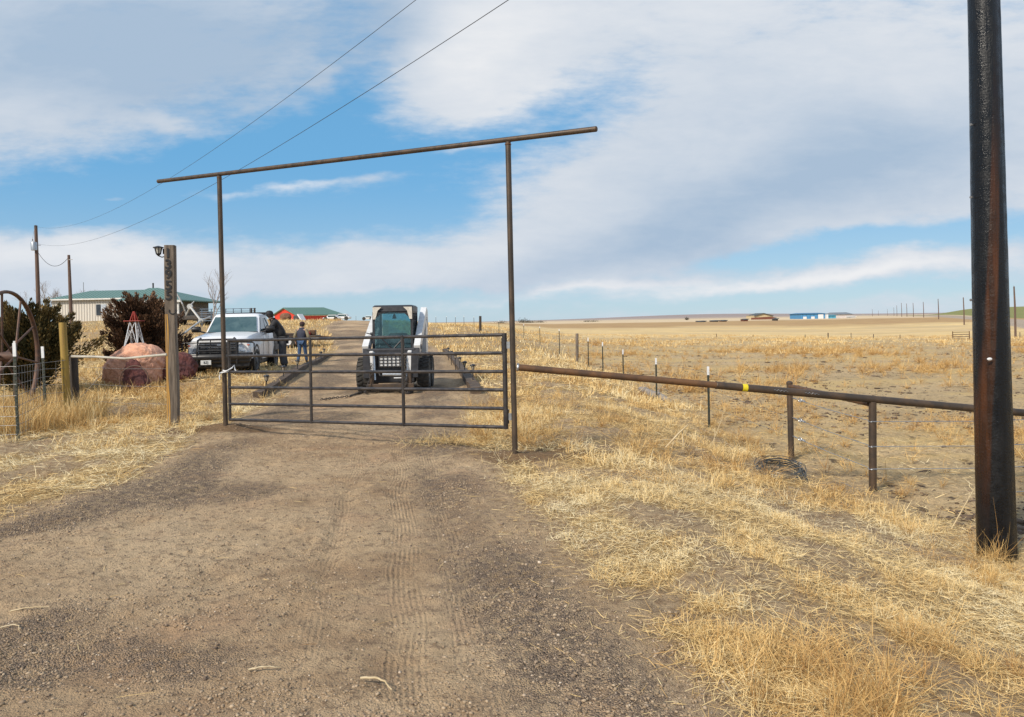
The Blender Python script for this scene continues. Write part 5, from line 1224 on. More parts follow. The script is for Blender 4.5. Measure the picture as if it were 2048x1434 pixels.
bc = at(253, 19.0, 778); boulder('boulder', bc+Vector((-.03, .55, .42)), (.76, .60, .66), 14, M_pink, 'large pink sandstone boulder in the grass left of the number post', planes=5, rz=.0, rough=.10, sub=6, boxy=.72)
bc2 = at(337, 19.6, 768); boulder('boulder', bc2+Vector((-.05, .35, .30)), (.62, .45, .48), 7, M_dred, 'dark red sandstone boulder half hidden behind the number post', planes=6, rough=.14, sub=6, boxy=.8)
bc3 = at(267, 18.30, 781); boulder('boulder', bc3+Vector((0, .12, .22)), (.34, .16, .52), 23, M_dred, 'small dark pointed rock leaning on the pink boulder inside the iron ring', planes=9, rough=.3)
rg = MB(); rc_ = at(267, 18.02, 781)+Vector((0, .02, .30)); rg.torus(rc_, Vector((.05, -1, .22)), .345, .017, 48, 8)
o = rg.build('iron_ring', M_iron, None, True); [v.co.__isub__(rc_) for v in o.data.vertices]; o.location = rc_; tagp(o, 'rusty iron tyre ring leaning against the front of the pink boulder', 'iron ring')
# little windmill tower ornament behind the boulder
wb_ = at(270, 20.4, 760); wm = thing('windmill_ornament', 'small red and white lattice windmill tower standing behind the pink boulder', 'garden ornament', wb_)
M_ored = mat('ornament_red', (.42, .05, .03), (.30, .04, .03), 12, .5)
hT = W(269, 623, 20.4).z-wb_.z; hM = W(269, 642, 20.4).z-wb_.z
m = MB(); m2 = MB()
for sx_, sy_ in ((-1, -1), (1, -1), (1, 1), (-1, 1)):
    m.tube((sx_*.34, sy_*.34, 0), (sx_*.075, sy_*.075, hM), .013, n=6); m2.tube((sx_*.075, sy_*.075, hM), (sx_*.012, sy_*.012, hT), .014, n=6)
for a_, b_ in (((-1, -1), (1, -1)), ((1, -1), (1, 1)), ((1, 1), (-1, 1)), ((-1, 1), (-1, -1))):
    for z0, z1 in ((0.2, .9), (.9, hM)):
        f0_, f1_ = .34-.265*z0/hM, .34-.265*z1/hM
        m.tube((a_[0]*f0_, a_[1]*f0_, z0), (b_[0]*f1_, b_[1]*f1_, z1), .008, n=5); m.tube((b_[0]*f0_, b_[1]*f0_, z0), (a_[0]*f1_, a_[1]*f1_, z1), .008, n=5)
m.build('tower', M_white, wm, True); m2.build('tower_head', M_ored, wm, True)
MB().bbox((-.24, -.14, hM-.01), (.24, .14, hM+.012), .01).build('platform', M_ored, wm)

# ------------------------------------------------------------------ junipers
def leafy(name, P, D, size, wid, tint, m_, parent):
    """flat pointed sprigs at P pointing along D"""
    n = len(P); r = rng.normal(size=(n, 3)); S_ = np.cross(D, r); S_ /= np.linalg.norm(S_, axis=1, keepdims=True)+1e-9
    L = size[:, None]*D; Wd = wid[:, None]*S_
    V_ = np.stack([P-Wd*.25, P+L*.45-Wd, P+L, P+L*.45+Wd], 1).reshape(-1, 3)
    Q_ = np.arange(n*4).reshape(-1, 4)
    me = np_mesh(name, V_, Q_, {'tint': np.repeat(np.clip(tint, 0, 1), 4)}); return link_mesh(name, me, m_, parent)
def juniper(base, h, spread, seed, lab, m_, nb=95, rad0=.05, leader=0, squash=1.0, cut=0):
    t = thing('juniper_bush', lab, 'bush', base); r = np.random.default_rng(seed); mb = MB(); P, D, SZ, TT = [], [], [], []
    mb.path([(0, 0, -.2), (.02, 0, h*.4), (0, .02, h*.8), (0, 0, h*.97)], [rad0*1.5, rad0, rad0*.5, rad0*.15], 7)
    for k in range(nb):
        z0 = h*r.uniform(.02, .80)**1.1; az = r.uniform(0, 2*math.pi); fr_ = z0/h
        L_ = spread*(1.05-.62*fr_)*r.uniform(.62, 1.12)
        el = R(r.uniform(18, 48)+22*fr_)
        d = np.array([math.cos(az)*math.cos(el), math.sin(az)*math.cos(el)*squash, math.sin(el)])
        p0_ = np.array([0, 0, z0]); bend = np.array([0, 0, r.uniform(.0, .28)])
        pts = [p0_+d*L_*s_+bend*L_*s_*s_ for s_ in (0, .35, .7, 1)]
        mb.path([Vector(p) for p in pts], [rad0*.35, rad0*.25, rad0*.14, rad0*.05], 5)
        ns = int(330*L_)
        s_ = r.uniform(.12, 1, ns)**.75; c_ = p0_+d*L_*s_[:, None]+bend*L_*(s_**2)[:, None]
        off = r.normal(size=(ns, 3))*(.125*(1.12-s_)**.8)[:, None]*(L_**.5)
        q = c_+off; dd = d+bend*s_[:, None]*2+off*3.2+r.normal(size=(ns, 3))*.28+np.array([0, 0, .25]); dd /= np.linalg.norm(dd, axis=1, keepdims=True)
        P.append(q); D.append(dd); SZ.append(r.uniform(.05, .12, ns)); TT.append(np.clip(r.normal(.42, .13)+r.normal(0, .12, ns)+.22*(s_-.5), 0, 1))
    for k in range(leader):      # wispy leaders above the crown
        a_ = r.uniform(0, 6.28); top = np.array([math.cos(a_)*.22*k/2, math.sin(a_)*.1, h*(1.0+.0*k)]); ns = 150; s_ = r.random(ns)
        q = np.array([0, 0, h*.72])+(top-np.array([0, 0, h*.72]))*s_[:, None]*1.0+r.normal(size=(ns, 3))*.055*(1.1-s_)[:, None]
        dd = (q-np.array([0, 0, h*.6])); dd = dd/np.linalg.norm(dd, axis=1, keepdims=True)+r.normal(size=(ns, 3))*.35; dd /= np.linalg.norm(dd, axis=1, keepdims=True)
        P.append(q); D.append(dd); SZ.append(r.uniform(.05, .1, ns)); TT.append(np.clip(r.normal(.5, .15, ns), 0, 1))
    mb.build('trunk', bpy.data.materials['bark'], t, True); P = np.concatenate(P); sz = np.concatenate(SZ)
    leafy('crown', P, np.concatenate(D), sz, sz*.20, np.concatenate(TT), m_, t); return t
mat('bark', (.13, .095, .07), (.075, .055, .042), 10, .9, 0, .006, 20)
M_jun1 = straw_mat('juniper_leaf_green', [(0, (.020, .024, .009)), (.4, (.065, .055, .020)), (.7, (.17, .118, .040)), (1, (.33, .21, .075))])
M_jun2 = straw_mat('juniper_leaf_rust', [(0, (.022, .013, .009)), (.4, (.075, .040, .022)), (.7, (.16, .085, .045)), (1, (.29, .17, .085))])
jb = at(62, 17.6, 745); juniper(jb, 1.75, 1.65, 3, 'dark green and bronze juniper bush behind the iron wheel', M_jun1, 105, leader=2)
jb2 = at(283, 21.6, 740); juniper(jb2, 2.25, 1.5, 9, 'rust brown winter juniper bush behind the pink boulder', M_jun2, 110, leader=4)
# grey weeds under the left juniper
# ------------------------------------------------------------------ bare trees
def bare_tree(base, h, seed, lab, m_, spread=.5, rad=.10, depth=6, trunk_h=.2):
    t = thing('bare_tree', lab, 'tree', base); r = random.Random(seed); tk, br_ = MB(), MB()
    def grow(p, d, L_, q, lv, mb):
        if lv == 0 or L_ < .05: return
        e = p+d*L_; mid = (p+e)/2+Vector((r.uniform(-1, 1), r.uniform(-1, 1), 0))*L_*.05
        mb.path([p, mid, e], [q, q*.85, q*.68], 6 if lv > 3 else 4, cap=False)
        for k in range(r.choice((2, 3, 3))):
            dd = (d+Vector((r.uniform(-1, 1), r.uniform(-1, 1), r.uniform(-.15, .75)))*spread*1.25).normalized()
            grow(e if k < 2 else mid, dd, L_*r.uniform(.62, .86), q*.60, lv-1, br_)
    grow(Vector((0, 0, -.2)), Vector((.03, 0, 1)), h*trunk_h+.2, rad, depth, tk)
    tk.build('trunk', m_, t, True); br_.build('crown', m_, t, True); return t
M_twig = mat('pale_twigs', (.40, .36, .34), (.30, .27, .25), 6, .9)
M_birch = mat('pale_bark', (.55, .50, .46), (.13, .10, .09), 9, .8, stretch=(1, 1, 3))
bare_tree(at(106, 96, 640), 7.2, 5, 'faint leafless tree behind the left end of the cream house', M_twig, .52, .13, 7)
bare_tree(at(72, 92, 640), 5.8, 8, 'faint leafless tree behind the transformer pole', M_twig, .55, .10, 7)
bare_tree(at(158, 100, 640), 6.4, 15, 'faint leafless tree behind the middle of the cream house roof', M_twig, .5, .10, 7)
bt = bare_tree(at(427, 60, 650), 5.2, 21, 'slender pale leafless tree behind the truck, left of the gate post', M_birch, .42, .085, 6, .26)

# ------------------------------------------------------------------ farm house
def siding(name, c1, c2, freq, rough=.5):
    m, t, p = principled(name); tcn = t.new('ShaderNodeTexCoord'); s_ = t.new('ShaderNodeSeparateXYZ'); t.l.new(tcn.outputs['Object'], s_.inputs[0])
    w_ = t.m('SINE', t.m('MULTIPLY', t.m('ADD', s_.outputs[0], s_.outputs[1]), freq)); n = t.noise(tcn.outputs['Object'], 1.5, 4, .6)
    t.l.new(t.mix(t.ss(t.m('ADD', w_, t.m('MULTIPLY', n, .6)), .6, 1.15), c1, c2), p.inputs['Base Color']); p.inputs['Roughness'].default_value = rough
    b = t.new('ShaderNodeBump'); b.inputs['Distance'].default_value = .03; t.l.new(w_, b.inputs['Height']); t.l.new(b.outputs[0], p.inputs['Normal']); return m
M_cream = siding('cream_steel', (.66, .62, .55), (.48, .45, .40), 20)
M_groof = siding('green_roof', (.105, .205, .165), (.085, .17, .14), 16, .45)
M_trim = mat('white_trim', (.74, .73, .70), (.64, .63, .6), 3, .5)
M_dglass = mat('house_glass', (.02, .025, .035), (.04, .05, .06), 2, .1)
M_porch_shade = mat('porch_wall_shaded', (.20, .19, .17), (.14, .13, .12), 4, .8)  # right wing wall, porch shade put into its dark colour
M_barn = siding('barn_red', (.60, .045, .020), (.48, .035, .018), 9)
def hiproof(m, x0, x1, y0, y1, ze, zr, g0, g1, oh=.4):
    """g0,g1: ridge set-back at each end (0 = gable)"""
    ym = (y0+y1)/2; a = [(x0-oh, y0-oh, ze), (x1+oh, y0-oh, ze), (x1+oh, y1+oh, ze), (x0-oh, y1+oh, ze), (x0-oh+g0, ym, zr), (x1+oh-g1, ym, zr)]
    b = [(x, y, z-.14) for x, y, z in a[:4]]
    m.add(a+b, [(0, 1, 5, 4), (2, 3, 4, 5), (3, 0, 4), (1, 2, 5), (0, 6, 7, 1), (1, 7, 8, 2), (2, 8, 9, 3), (3, 9, 6, 0), (6, 9, 8, 7)]); return m
hb = at(205, 80, 640); hs = thing('farm_house', 'long cream steel-sided farm house with a green hipped roof on the rise at the left', 'house', hb, R(-4))
e_z = W(205, 599, 80).z-hb.z; r_z = W(205, 583.5, 82).z-hb.z+.25
x0_, x1_ = (100-205)/FPX*80, (300-205)/FPX*80
MB().box((x0_, 0, -1), (x1_, 8, e_z)).build('wall', M_cream, hs); hiproof(MB(), x0_, x1_, 0, 8, e_z+.14, r_z, 2.2, 0).build('roof', M_groof, hs)
MB().box((x0_-.42, -.44, e_z-.02), (x1_+.3, -.40, e_z+.13)).build('fascia', M_trim, hs)
xw = (204-205)/FPX*80; MB().box((xw-.66, -.06, .55), (xw+.60, -.02, 1.85)).build('window', M_trim, hs); wdw = [c for c in hs.children if c.name.startswith('window')][0]
MB().box((xw-.60, -.09, .60), (xw-.08, -.07, 1.8)).build('pane', M_dglass, wdw); MB().box((xw-.02, -.09, .60), (xw+.54, -.07, 1.8)).build('pane', mat('bright_pane', (.55, .62, .70), (.42, .48, .56), 3, .1), wdw)
m = MB(); [m.box((xw+.02+.14*k, -.11, .60), (xw+.035+.14*k, -.095, 1.8)) for k in range(1, 4)]; [m.box((xw-.02, -.11, .6+.38*k), (xw+.54, -.095, .615+.38*k)) for k in range(1, 4)]; m.build('glazing_bar', M_trim, wdw)
# right wing with porch
xa, xb_ = (276-205)/FPX*80, (386-205)/FPX*80
ez2 = W(380, 609, 78).z-hb.z+.35; MB().box((xa+.4, -2.4, -1), (xb_-.9, 6, ez2)).build('wing_wall', M_porch_shade, hs)
rz2 = W(285, 579.5, 80).z-hb.z+.25; m = MB(); ym = 1.6
m.add([(xa-.3, -3.4, ez2+.12), (xb_+.8, -3.4, ez2+.12), (xb_+.8, 6.6, ez2+.12), (xa-.3, 6.6, ez2+.12), (xa+.5, ym, rz2), (xa+1.6, ym, rz2), (xa-.3, -3.4, ez2), (xb_+.8, -3.4, ez2), (xb_+.8, 6.6, ez2), (xa-.3, 6.6, ez2)],
      [(0, 1, 5, 4), (1, 2, 5), (2, 3, 4, 5), (3, 0, 4), (0, 6, 7, 1), (1, 7, 8, 2), (2, 8, 9, 3), (3, 9, 6, 0), (6, 9, 8, 7)]); m.build('wing_roof', M_groof, hs)
MB().box((xa-.32, -3.44, ez2-.12), (xb_+.82, -3.41, ez2+.10)).build('wing_fascia', M_trim, hs)
for k, x in enumerate(np.linspace(xa+.1, xb_+.4, 4)): MB().box((x-.08, -3.2, -.6), (x+.08, -3.04, ez2)).build('porch_post', M_trim, hs)
MB().box((xa+1.6, -2.44, .1), (xa+2.5, -2.41, 1.9)).build('door', M_dglass, hs); MB().box((xa+3.0, -2.44, .7), (xa+4.0, -2.41, 1.7)).build('wing_window', M_dglass, hs)
MB().tube(((269-205)/FPX*80, 4, r_z-.6), ((269-205)/FPX*80, 4, r_z+.75), .09, n=8).build('flue_pipe', M_flat, hs, True)
MB().tube(((119-205)/FPX*80, 3.8, r_z-.6), ((119-205)/FPX*80, 3.8, r_z+1.0), .03, n=6).build('antenna', M_wire, hs, True)
# small bushes, old vehicle and pipework near the house
M_oldv = mat('old_vehicle', (.05, .045, .04), (.09, .07, .055), 5, .6)
ob = at(385, 66, 641); ov = thing('old_vehicle', 'dark old open farm vehicle parked below the porch of the house', 'vehicle', ob, R(4))
MB().bbox((-1.7, -.8, .45), (1.55, .8, .85), .06).bbox((-1.75, -.75, .8), (-.55, .75, 1.05), .05).bbox((.5, -.8, .8), (1.6, .8, 1.15), .04).build('body', M_oldv, ov)
m = MB(); [m.tube((x, y, .8), (x, y, 1.55), .03, n=6) for x in (-.5, .5) for y in (-.7, .7)]; m.box((-.55, -.75, 1.53), (.6, .75, 1.58)); m.build('roll_cage', M_rail, ov)
for x in (-1.15, 1.05):
    for y in (-.75, .75): w_ = MB().disc((x, y, .38), (0, 1, 0), [(.2, -.1), (.38, -.1), (.38, .1), (.2, .1)], 18).build('wheel', M_rubber, ov, True); MB().disc((x, y, .38), (0, 1, 0), [(.2, -.09), (.1, -.05), (0, -.06)], 12).build('hub_cap', M_galv, w_, True)
# aluminium pipe tripod (old windmill parts) between house and truck
M_alu = mat('pale_tube', (.52, .53, .52), (.38, .38, .36), 20, .5, .2)
tb_ = at(393, 34, 660); m = MB(tb_)
for a_, b_, r_ in ((W(353, 586, 34), W(365, 608, 34), .035), (W(365, 608, 34), W(372, 628, 34.2), .03), (W(380, 613, 34), W(402, 641, 33.6), .05), (W(380, 613, 34), W(372, 631, 34.2), .035), (W(379, 612, 34), W(388, 603, 34.2), .03), (W(402, 641, 33.6), W(366, 668, 31.6), .045), (W(402, 641, 33.6), W(420, 634, 34.4), .045), (W(366, 668, 31.6), W(330, 690, 29.8), .045)): m.tube(a_, b_, r_, n=8)
m.disc(W(380, 613, 34), (0, 1, 0), [(.13, -.05), (.13, .05)], 10).disc(W(402, 641, 33.6), (0, 1, 0), [(.11, -.05), (.11, .05)], 10)
o = m.build('pipe_tripod', M_alu, None, True); o.location = tb_; tagp(o, 'jointed pale metal tube frame leaning in the yard behind the truck mirror', 'pipe frame')
# pipe corral behind the truck
M_bluep = mat('blue_grey_pipe', (.10, .15, .21), (.15, .19, .24), 8, .5, .3)
cf = thing('corral_fence', 'blue grey pipe corral fence on the skyline behind the truck cab', 'fence', at(405, 62, 648))
O = cf.location.copy(); cbz = O.z
def cpt(px, h_, Y_=62): x = ab(px, 640)[0]*Y_; return Vector((x, Y_, G(x, Y_)+h_))
zt = W(450, 617.5, 62).z
for k in range(6): MB(O).path([Vector((cpt(p, 0).x, 62, zt-.20*k-.02*(p-400)/100)) for p in (400, 440, 480, 512)], .030, 6).build('rail', M_bluep, cf, True)
for p in (404, 423, 452, 467, 483, 500): MB(O).tube(cpt(p, -.2), Vector((cpt(p, 0).x, 62, zt+.02)), .035, n=6).build('post', M_bluep, cf, True)
for k, p in enumerate((503, 509.5)):
    b = cpt(p, 0, 61.8); o = MB().tube((0, 0, -.2), (0, 0, zt-b.z+.02), .075, n=10).build('gate_post', M_wood_dark, None, True); o.location = b; tagp(o, ('left', 'right')[k]+' one of the two stout dark posts closing the corral fence over the truck roof', 'post')
# ------------------------------------------------------------------ yard power poles, transformer and wires
def pole(px, py_b, px_t, py_t, Y_, r, lab):
    b = at(px, Y_, py_b); tz = W(px_t, py_t, Y_); t = thing('power_pole', lab, 'power pole', b)
    MB(b).path([b-Vector((0, 0, .4)), lerp(b, tz, .5), tz], [r*1.15, r, r*.8], 12).build('pole', M_wood_post2, t, True); return t, b, tz
M_wood_post2 = mat('brown_pole_wood', (.16, .10, .075), (.10, .066, .050), 4, .85, stretch=(4, 4, .4))
t1, b1, z1 = pole(78, 640, 71.5, 451, 69, .17, 'tall brown power pole carrying a grey transformer at the left')
xf = W(68, 492, 68.7)
MB(b1).disc(xf, (0, 0, 1), [(.20, -.42), (.26, -.40), (.27, .30), (.24, .36), (.10, .40), (0, .41)], 18).build('transformer', M_galv, t1, True)
m = MB(b1); m.tube(xf+Vector((-.05, -.1, .38)), xf+Vector((-.05, -.1, .66)), .045, n=8); m.tube(xf+Vector((.1, 0, .1)), xf+Vector((.45, .3, .1)), .03, n=6); m.path([xf+Vector((-.05, -.1, .66)), xf+Vector((.05, -.1, 1.3)), z1+Vector((0, -.1, -.2))], .012, 5); m.build('bushing', M_wire, t1, True)
MB(b1).disc(z1, (0, 0, 1), [(.14, -.25), (.145, -.02), (.06, .03), (0, .035)], 10).build('pole_cap', M_flat, t1, True)
t2, b2, z2 = pole(143, 650, 137.5, 510, 66, .14, 'shorter brown power pole in front of the cream house')
MB(b2).tube(z2+Vector((.05, -.1, -.45)), z2+Vector((.38, -.1, -.42)), .03, n=6).build('service_bracket', M_wire, t2, True)
upz = ub+updir*(9.1-ub.z)
def sag_wire(A_, B_, s_, r_, lab, n_=40):
    m = MB(A_); m.path([lerp(A_, B_, k/n_)-Vector((0, 0, 4*s_*(k/n_)*(1-k/n_))) for k in range(n_+1)], r_, 5, cap=False)
    o = m.build('power_line', M_carblack, None, True); o.location = A_; return tagp(o, lab, 'overhead wire', 'overhead wires')
endA = ub+updir*(8.66-ub.z); endB = ub+updir*(7.44-ub.z)
A1 = z1-Vector((0, 0, .1)); B1 = W(75, 487, 69)
sag_wire(A1, endA, 2.08, .0060, 'upper overhead wire sloping from the transformer pole top across the sky')
sag_wire(B1, endB, 1.87, .0068, 'lower overhead wire sloping from the transformer across the sky above the frame')
sag_wire(W(77.5, 507, 68.9), W(136, 516, 66), .95, .022, 'short drooping cable between the two yard power poles')
# ------------------------------------------------------------------ red barn and things round it
bb = at(593, 150, 640); e_b = W(593, 629, 150).z; r_b = W(600, 615, 150).z
bz = min(bb.z, 2.2)
bn = thing('red_barn', 'bright red barn with a green metal roof on the rise behind the walking man', 'barn', Vector((bb.x, bb.y, bz)), 0)
he, hr = e_b-bz, r_b-bz
# corner nearest the camera at origin; gable side goes left-back, long side goes right-back
gx_, gy_ = Vector((-5.9, 4.2, 0)), Vector((8.1, 5.0, 0))
c00, c10, c01 = Vector((0, 0, 0)), gx_, gy_; c11 = gx_+gy_
up = Vector((0, 0, 1)); mg = gx_/2
w_ = MB(); w_.add([c00-up, c10-up, c10+up*he, mg+up*hr, c00+up*he], [(0, 1, 2, 3, 4)]); w_.add([c00-up, c01-up, c01+up*he, c00+up*he], [(0, 1, 2, 3)])
w_.add([c10-up, c11-up, c11+up*he, c10+up*he], [(0, 1, 2, 3)]); w_.add([c01-up, c11-up, c11+up*he, c01+up*he], [(0, 1, 2, 3)]); w_.build('wall', M_barn, bn)
oh_ = gx_.normalized()*.5; ohy = gy_.normalized()*.45
ra_, rb_ = mg+up*(hr+.10)-ohy, mg+gy_*.86+up*(hr+.10)
def slab(a_, b_, c_, d_): return MB().add([a_, b_, c_, d_]+[v-up*.16 for v in (a_, b_, c_, d_)], [(0, 1, 2, 3), (7, 6, 5, 4), (0, 4, 5, 1), (1, 5, 6, 2), (2, 6, 7, 3), (3, 7, 4, 0)])
e0, e1_ = c00-oh_+up*(he-.05)-ohy, c01-oh_+up*(he-.05)+ohy
slab(e0, e1_, rb_, ra_).build('roof', M_groof, bn)
e2_, e3_ = c10+oh_+up*(he-.05)-ohy, c11+oh_+up*(he-.05)+ohy
slab(ra_, rb_, e3_, e2_).build('roof', M_groof, bn); MB().add([e1_, e3_, rb_]+[v-up*.16 for v in (e1_, e3_, rb_)], [(0, 1, 2), (5, 4, 3), (0, 3, 4, 1), (1, 4, 5, 2), (2, 5, 3, 0)]).build('hip_end', M_groof, bn)
fy = -gx_.cross(up).normalized()*.05; fy = fy if fy.y < 0 else -fy
f0_ = gx_*.28+fy; f1_ = gx_*.50+fy; MB().add([f0_-up*.6, f1_-up*.6, f1_+up*(he*.62), f0_+up*(he*.62)], [(0, 1, 2, 3)]).build('door', M_trim, bn)
fy2 = -gy_.cross(up).normalized()*.05; fy2 = fy2 if fy2.y < 0 else -fy2
MB().box((-.02, -.02, 0), (.02, .02, .02)).build('lamp_bracket', M_trim, bn)
m = MB().add([c00+fy2+up*(he-.14)+gy_*0, c01+fy2+up*(he-.14), c01+fy2+up*(he-.32), c00+fy2+up*(he-.32)], [(0, 1, 2, 3)]).build('fascia', M_trim, bn)
hbp = at(571, 92, 640); boulder('hay_bale', Vector((hbp.x, hbp.y, W(571, 634, 92).z)), (.72, .7, .52), 31, mat('old_hay', (.26, .13, .075), (.17, .085, .05), 8, .95, 0, .04, 12), 'large rough brown bale standing in front of the red barn gable', 'hay bale', 4, rough=.09)
# black and white calf hutch / trailer nose beside it
q = W(600, 634, 96); ch = thing('stock_trailer', 'small black and white trailer nose behind the walking man head', 'trailer', Vector((q.x, q.y, q.z-.55)), R(-20))
MB().bbox((-.75, -.5, .15), (.1, .5, .75), .08).build('trailer_box', M_flat, ch); MB().loft([[Vector(p) for p in ((-.15, -.5, .9), (.05, -.5, .95), (.65, -.5, .1), (.45, -.5, .1))], [Vector(p) for p in ((-.15, .5, .9), (.05, .5, .95), (.65, .5, .1), (.45, .5, .1))]]).build('white_flap', M_white, ch)
for k, x in enumerate((-.5, .2)): MB().disc((x, -.5, .12), (0, 1, 0), [(.14, -.06), (.14, .06)], 12).build('wheel', M_rubber, ch, True)
def white_car(px, py, Y_, L_, h_, lab, nm='parked_car', cat='car'):
    q = W(px, py, Y_); t = thing(nm, lab, cat, q)
    MB().bbox((-L_/2, -.9, .25), (L_/2, .9, h_*.60), .12).build('body', M_truckw, t); MB().loft([rr(.85, -L_*.0-.85, .85, 0, .1)] and [[Vector((x, y, h_*.6)) for x, y in ((-L_*.28, -.85), (L_*.36, -.85), (L_*.36, .85), (-L_*.28, .85))], [Vector((x, y, h_)) for x, y in ((-L_*.16, -.75), (L_*.30, -.75), (L_*.30, .75), (-L_*.16, .75))]]).build('cabin', M_truckw, t)
    MB().bbox((-L_*.18, -.88, h_*.64), (L_*.30, -.80, h_*.92), .02).build('window', M_glass, t)
    for x in (-L_*.32, L_*.32): MB().disc((x, -.86, .32), (0, 1, 0), [(.2, -.06), (.34, -.06), (.34, .06), (.2, .06)], 16).build('wheel', M_rubber, t, True)
    return t
white_car(664, 641.5, 118, 2.6, .95, 'white parked car by the right end of the red barn')
white_car(684, 640.5, 122, 2.9, 1.05, 'low white parked vehicle right of the barn beside a thin post')
white_car(737, 640.5, 140, 2.2, .85, 'tiny white vehicle on the skyline near the loader cab')
# ------------------------------------------------------------------ distant things on the plain
M_house2 = mat('cream_wall', (.62, .50, .30), (.55, .44, .27), 2, .8)
M_droof = mat('dark_roof', (.06, .07, .075), (.09, .10, .10), 2, .7)
M_redf = mat('red_brown_board', (.20, .075, .045), (.15, .055, .035), 3, .8)
M_blue = siding('blue_steel', (.075, .27, .50), (.055, .21, .42), 3)
M_tealb = siding('teal_blue_steel', (.10, .36, .50), (.07, .28, .42), 3)
def dist_base(px, Y_, py): b = at(px, Y_, py); b.z = W(px, py, Y_).z; return b
def house(px, py, Y_, wpx, he_px, hr_px, dp, lab, wall, roof, nm='distant_house', cat='house', gable=0, ov=.06):
    s_ = Y_/FPX; b = dist_base(px, Y_, py); t = thing(nm, lab, cat, b); w_ = wpx*s_/2
    MB().box((-w_, 0, -2), (w_, dp, he_px*s_)).build('wall', wall, t)
    if gable:
        m = MB(); o_ = w_*1.04; m.add([(-o_, -.8, he_px*s_*.92), (0, -.8, hr_px*s_), (o_, -.8, he_px*s_*.92), (-o_, dp, he_px*s_*.92), (0, dp, hr_px*s_), (o_, dp, he_px*s_*.92)]+[(-o_, -.8, he_px*s_*.92-.3), (0, -.8, hr_px*s_-.3), (o_, -.8, he_px*s_*.92-.3)], [(0, 1, 4, 3), (1, 2, 5, 4), (0, 6, 7, 1), (1, 7, 8, 2)]); m.build('roof', roof, t)
        MB().add([(-w_, -.02, he_px*s_*.9), (w_, -.02, he_px*s_*.9), (0, -.02, hr_px*s_-.4)], [(0, 1, 2)]).build('gable', wall, t)
    else: hiproof(MB(), -w_, w_, 0, dp, he_px*s_, hr_px*s_, w_*.18, w_*.18, .6).build('roof', roof, t)
    return t, s_
t, s_ = house(1527, 640, 420, 38, 9.5, 14, 14, 'cream house with dark gabled roof and red brown fence far out on the plain', M_house2, M_droof, gable=1)
m = MB(); m.box((-31*s_, -6, -1), (15*s_, -5.5, 5*s_)); m.add([(-31*s_, -6, 5*s_), (15*s_, -6, 5*s_), (6*s_, -6, 6.6*s_), (-22*s_, -6, 5.4*s_)], [(0, 1, 2, 3)]); m.build('board_fence', M_redf, t)
MB().box((17*s_, -4, -.5), (21*s_, 4, 4.5*s_)).build('annex', M_flat, t)
t, s_ = house(1626, 638.5, 400, 48, 11.5, 13, 16, 'bright blue steel shed with white doors far out on the plain', M_blue, mat('blue_roof', (.06, .20, .36), (.05, .16, .3), 2, .5), 'blue_shed', 'shed')
for x0, x1, h0 in ((-20, -13, 5.5), (-4, 3, 5.5), (10, 20.5, 9.5)): MB().box((x0*s_, -.3, -.2), (x1*s_, -.08, h0*s_)).build('door', M_white, t)
MB().box((24.5*s_, -2, -.3), (27.5*s_, 2, 9*s_)).build('white_tank', M_white, t)
t, s_ = house(1664, 637.5, 405, 16, 7, 8, 8, 'teal blue container shed between the blue shed and pale house', M_tealb, M_tealb, 'container_shed', 'shed')
house(1687, 637, 430, 36, 8.5, 12.5, 14, 'pale pinkish white house with grey roof right of the blue sheds', mat('pinkish_wall', (.62, .56, .54), (.55, .5, .48), 1, .8), mat('grey_roof', (.20, .22, .24), (.15, .17, .19), 1, .7))
house(1707, 637.5, 410, 8, 5, 5.5, 6, 'small white box shed at the right end of the pale house', M_white, M_white, 'box_shed', 'shed')
def far_shed(px, py, wpx, hpx, Y_, lab, m_):
    s_ = Y_/FPX; b = dist_base(px, Y_, py); t = thing('farm_shed', lab, 'shed', b); MB().box((-wpx/2*s_, 0, -.5), (wpx/2*s_, 5, hpx*s_)).build('wall', m_, t); MB().add([(-wpx/2*s_-.4, -.4, hpx*s_), (wpx/2*s_+.4, -.4, hpx*s_+.2), (wpx/2*s_+.4, 5.4, hpx*s_+.3), (-wpx/2*s_-.4, 5.4, hpx*s_+.2), (-wpx/2*s_-.4, -.4, hpx*s_-.3), (wpx/2*s_+.4, -.4, hpx*s_-.1)], [(0, 1, 2, 3), (0, 4, 5, 1)]).build('roof', M_droof, t)
for px, py, wp, hp_, lab in [(1404, 649, 15, 6.5, 'widest dark open shed on the plain left of the cream house'), (1431, 647.5, 12, 6, 'dark shed just right of the widest dark shed'), (1449, 645, 9, 4, 'low red brown shed nearest the cream house on its left'), (1368, 651, 20, 3.2, 'long low dark shed at the left end of the row'), (1492, 641.5, 8, 3, 'little dark shed touching the left end of the red brown fence'),
                             (1522, 646, 6, 2.4, 'grey green machine shed under the cream house'), (1535, 646, 5, 2.6, 'dark machine shed right under the cream house'), (1554, 643.5, 4, 6, 'narrow dark silo-like shed right of the cream house'), (1776, 640, 2, 1, 'tiny dark shed near the far end of the pole line')]:
    far_shed(px, py, wp, hp_, 330, lab, M_oldv if 'red' not in lab else M_redf)
M_fart = straw_mat('far_tree_leaf', [(0, (.05, .05, .035)), (1, (.12, .11, .08))])
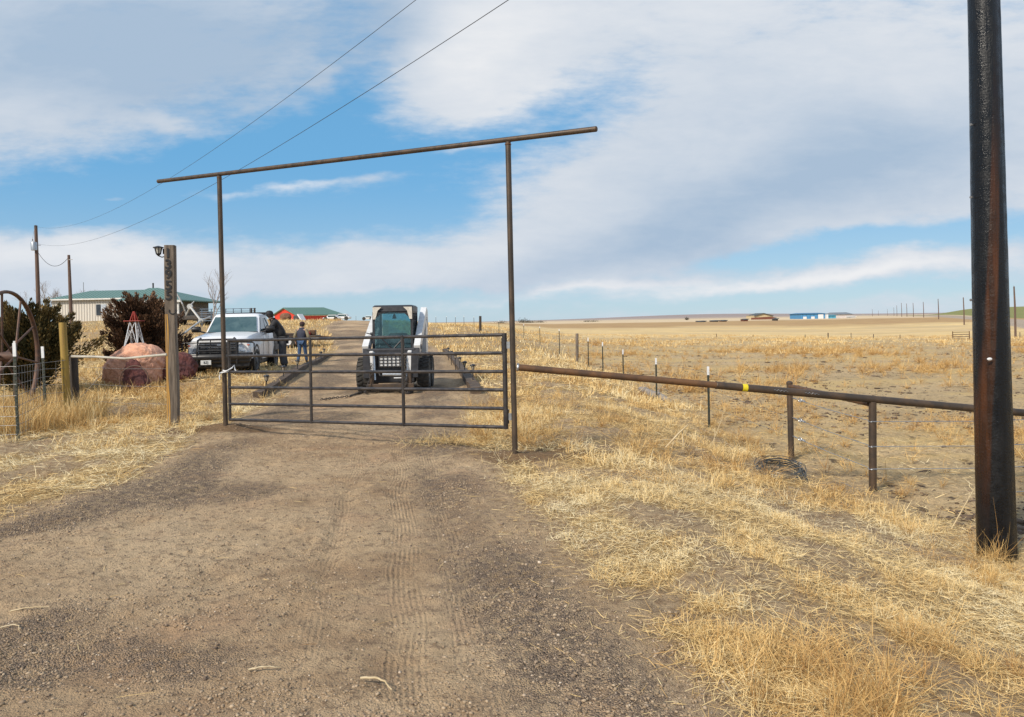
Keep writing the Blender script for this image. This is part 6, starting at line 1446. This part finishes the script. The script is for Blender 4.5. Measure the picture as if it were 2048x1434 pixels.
def far_tree(px, py, Y_, w_, h_, seed, lab):
    r = np.random.default_rng(seed); n = 500; b = dist_base(px, Y_, py); t = thing('far_tree', lab, 'tree', b)
    P_ = r.normal(size=(n, 3))*np.array([w_/2.6, w_/2.6, h_/3.6])+np.array([0, 0, h_*.55]); D_ = r.normal(size=(n, 3)); D_ /= np.linalg.norm(D_, axis=1, keepdims=True)
    leafy('crown', P_, D_, np.full(n, h_*.16), np.full(n, h_*.06), r.random(n), M_fart, t); MB().tube((0, 0, -.5), (0, 0, h_*.5), h_*.04, n=6).build('trunk', bpy.data.materials['bark'], t)
for k, (px, py, w_, h_) in enumerate([(1004, 651, 6, 3.2), (1048, 650, 7, 4.2), (1062, 649.5, 6, 3), (1082, 648.5, 5, 2.6), (1176, 647, 6, 2.4), (1190, 647, 5, 2.2), (1374, 641, 2, 2.2)]):
    far_tree(px, py, 560, w_, h_, 40+k, ['small dark tree clump just left of the right gate post on the horizon', 'largest dark tree clump just right of the right gate post on the horizon', 'dark low tree clump right of the largest one', 'rightmost of the dark tree clumps near the gate post', 'low dark scrub tree alone on the mid horizon', 'low dark scrub tree right of the lone one on the mid horizon', 'single tiny tree on the horizon above the dark sheds'][k])
# power poles along the county road
pp = thing('roadside_pole', 'nearest thin brown roadside pole right of the tarry utility pole', 'power pole', (0, 0, 0), 0, 'poles along the county road')
MB().path([(0, 0, -.5), (0, 0, 5), (-.12, 0, 9)], [.19, .16, .12], 8).build('pole', M_wood_post2, pp, True); MB().disc((-.12, 0, 9.02), (0, 0, 1), [(.05, -.1), (.05, .12), (0, .14)], 6).build('insulator', M_wire, pp)
pl_ = [(2031, 672, 573, 'nearest'), (1928.5, 658, 595, 'second'), (1877.5, 644, 598, 'third'), (1847.5, 640, 604, 'fourth'), (1827, 638.5, 606, 'fifth'), (1814, 637, 607, 'sixth'), (1803.5, 634.5, 606, 'seventh'), (1794, 633.5, 611, 'eighth'), (1788, 633.5, 615, 'ninth'), (1775, 633, 618, 'tenth'), (1745, 636, 618, 'lone left'), (1757, 635, 621, 'second left')]
for k, (px, pb_, pt_, nm) in enumerate(pl_):
    Y_ = 9.0*FPX/(pb_-pt_); b = dist_base(px, Y_, pb_)
    lab = nm+' roadside pole counting from the tarry utility pole toward the horizon' if 'left' not in nm else ('short far pole left of the receding pole line, nearer the pale house' if nm == 'lone left' else 'short far pole left of the receding pole line, second from the pale house')
    if k == 0: pp.location = b; pp['label'] = lab
    else: copy_thing(pp, loc=b, label=lab)
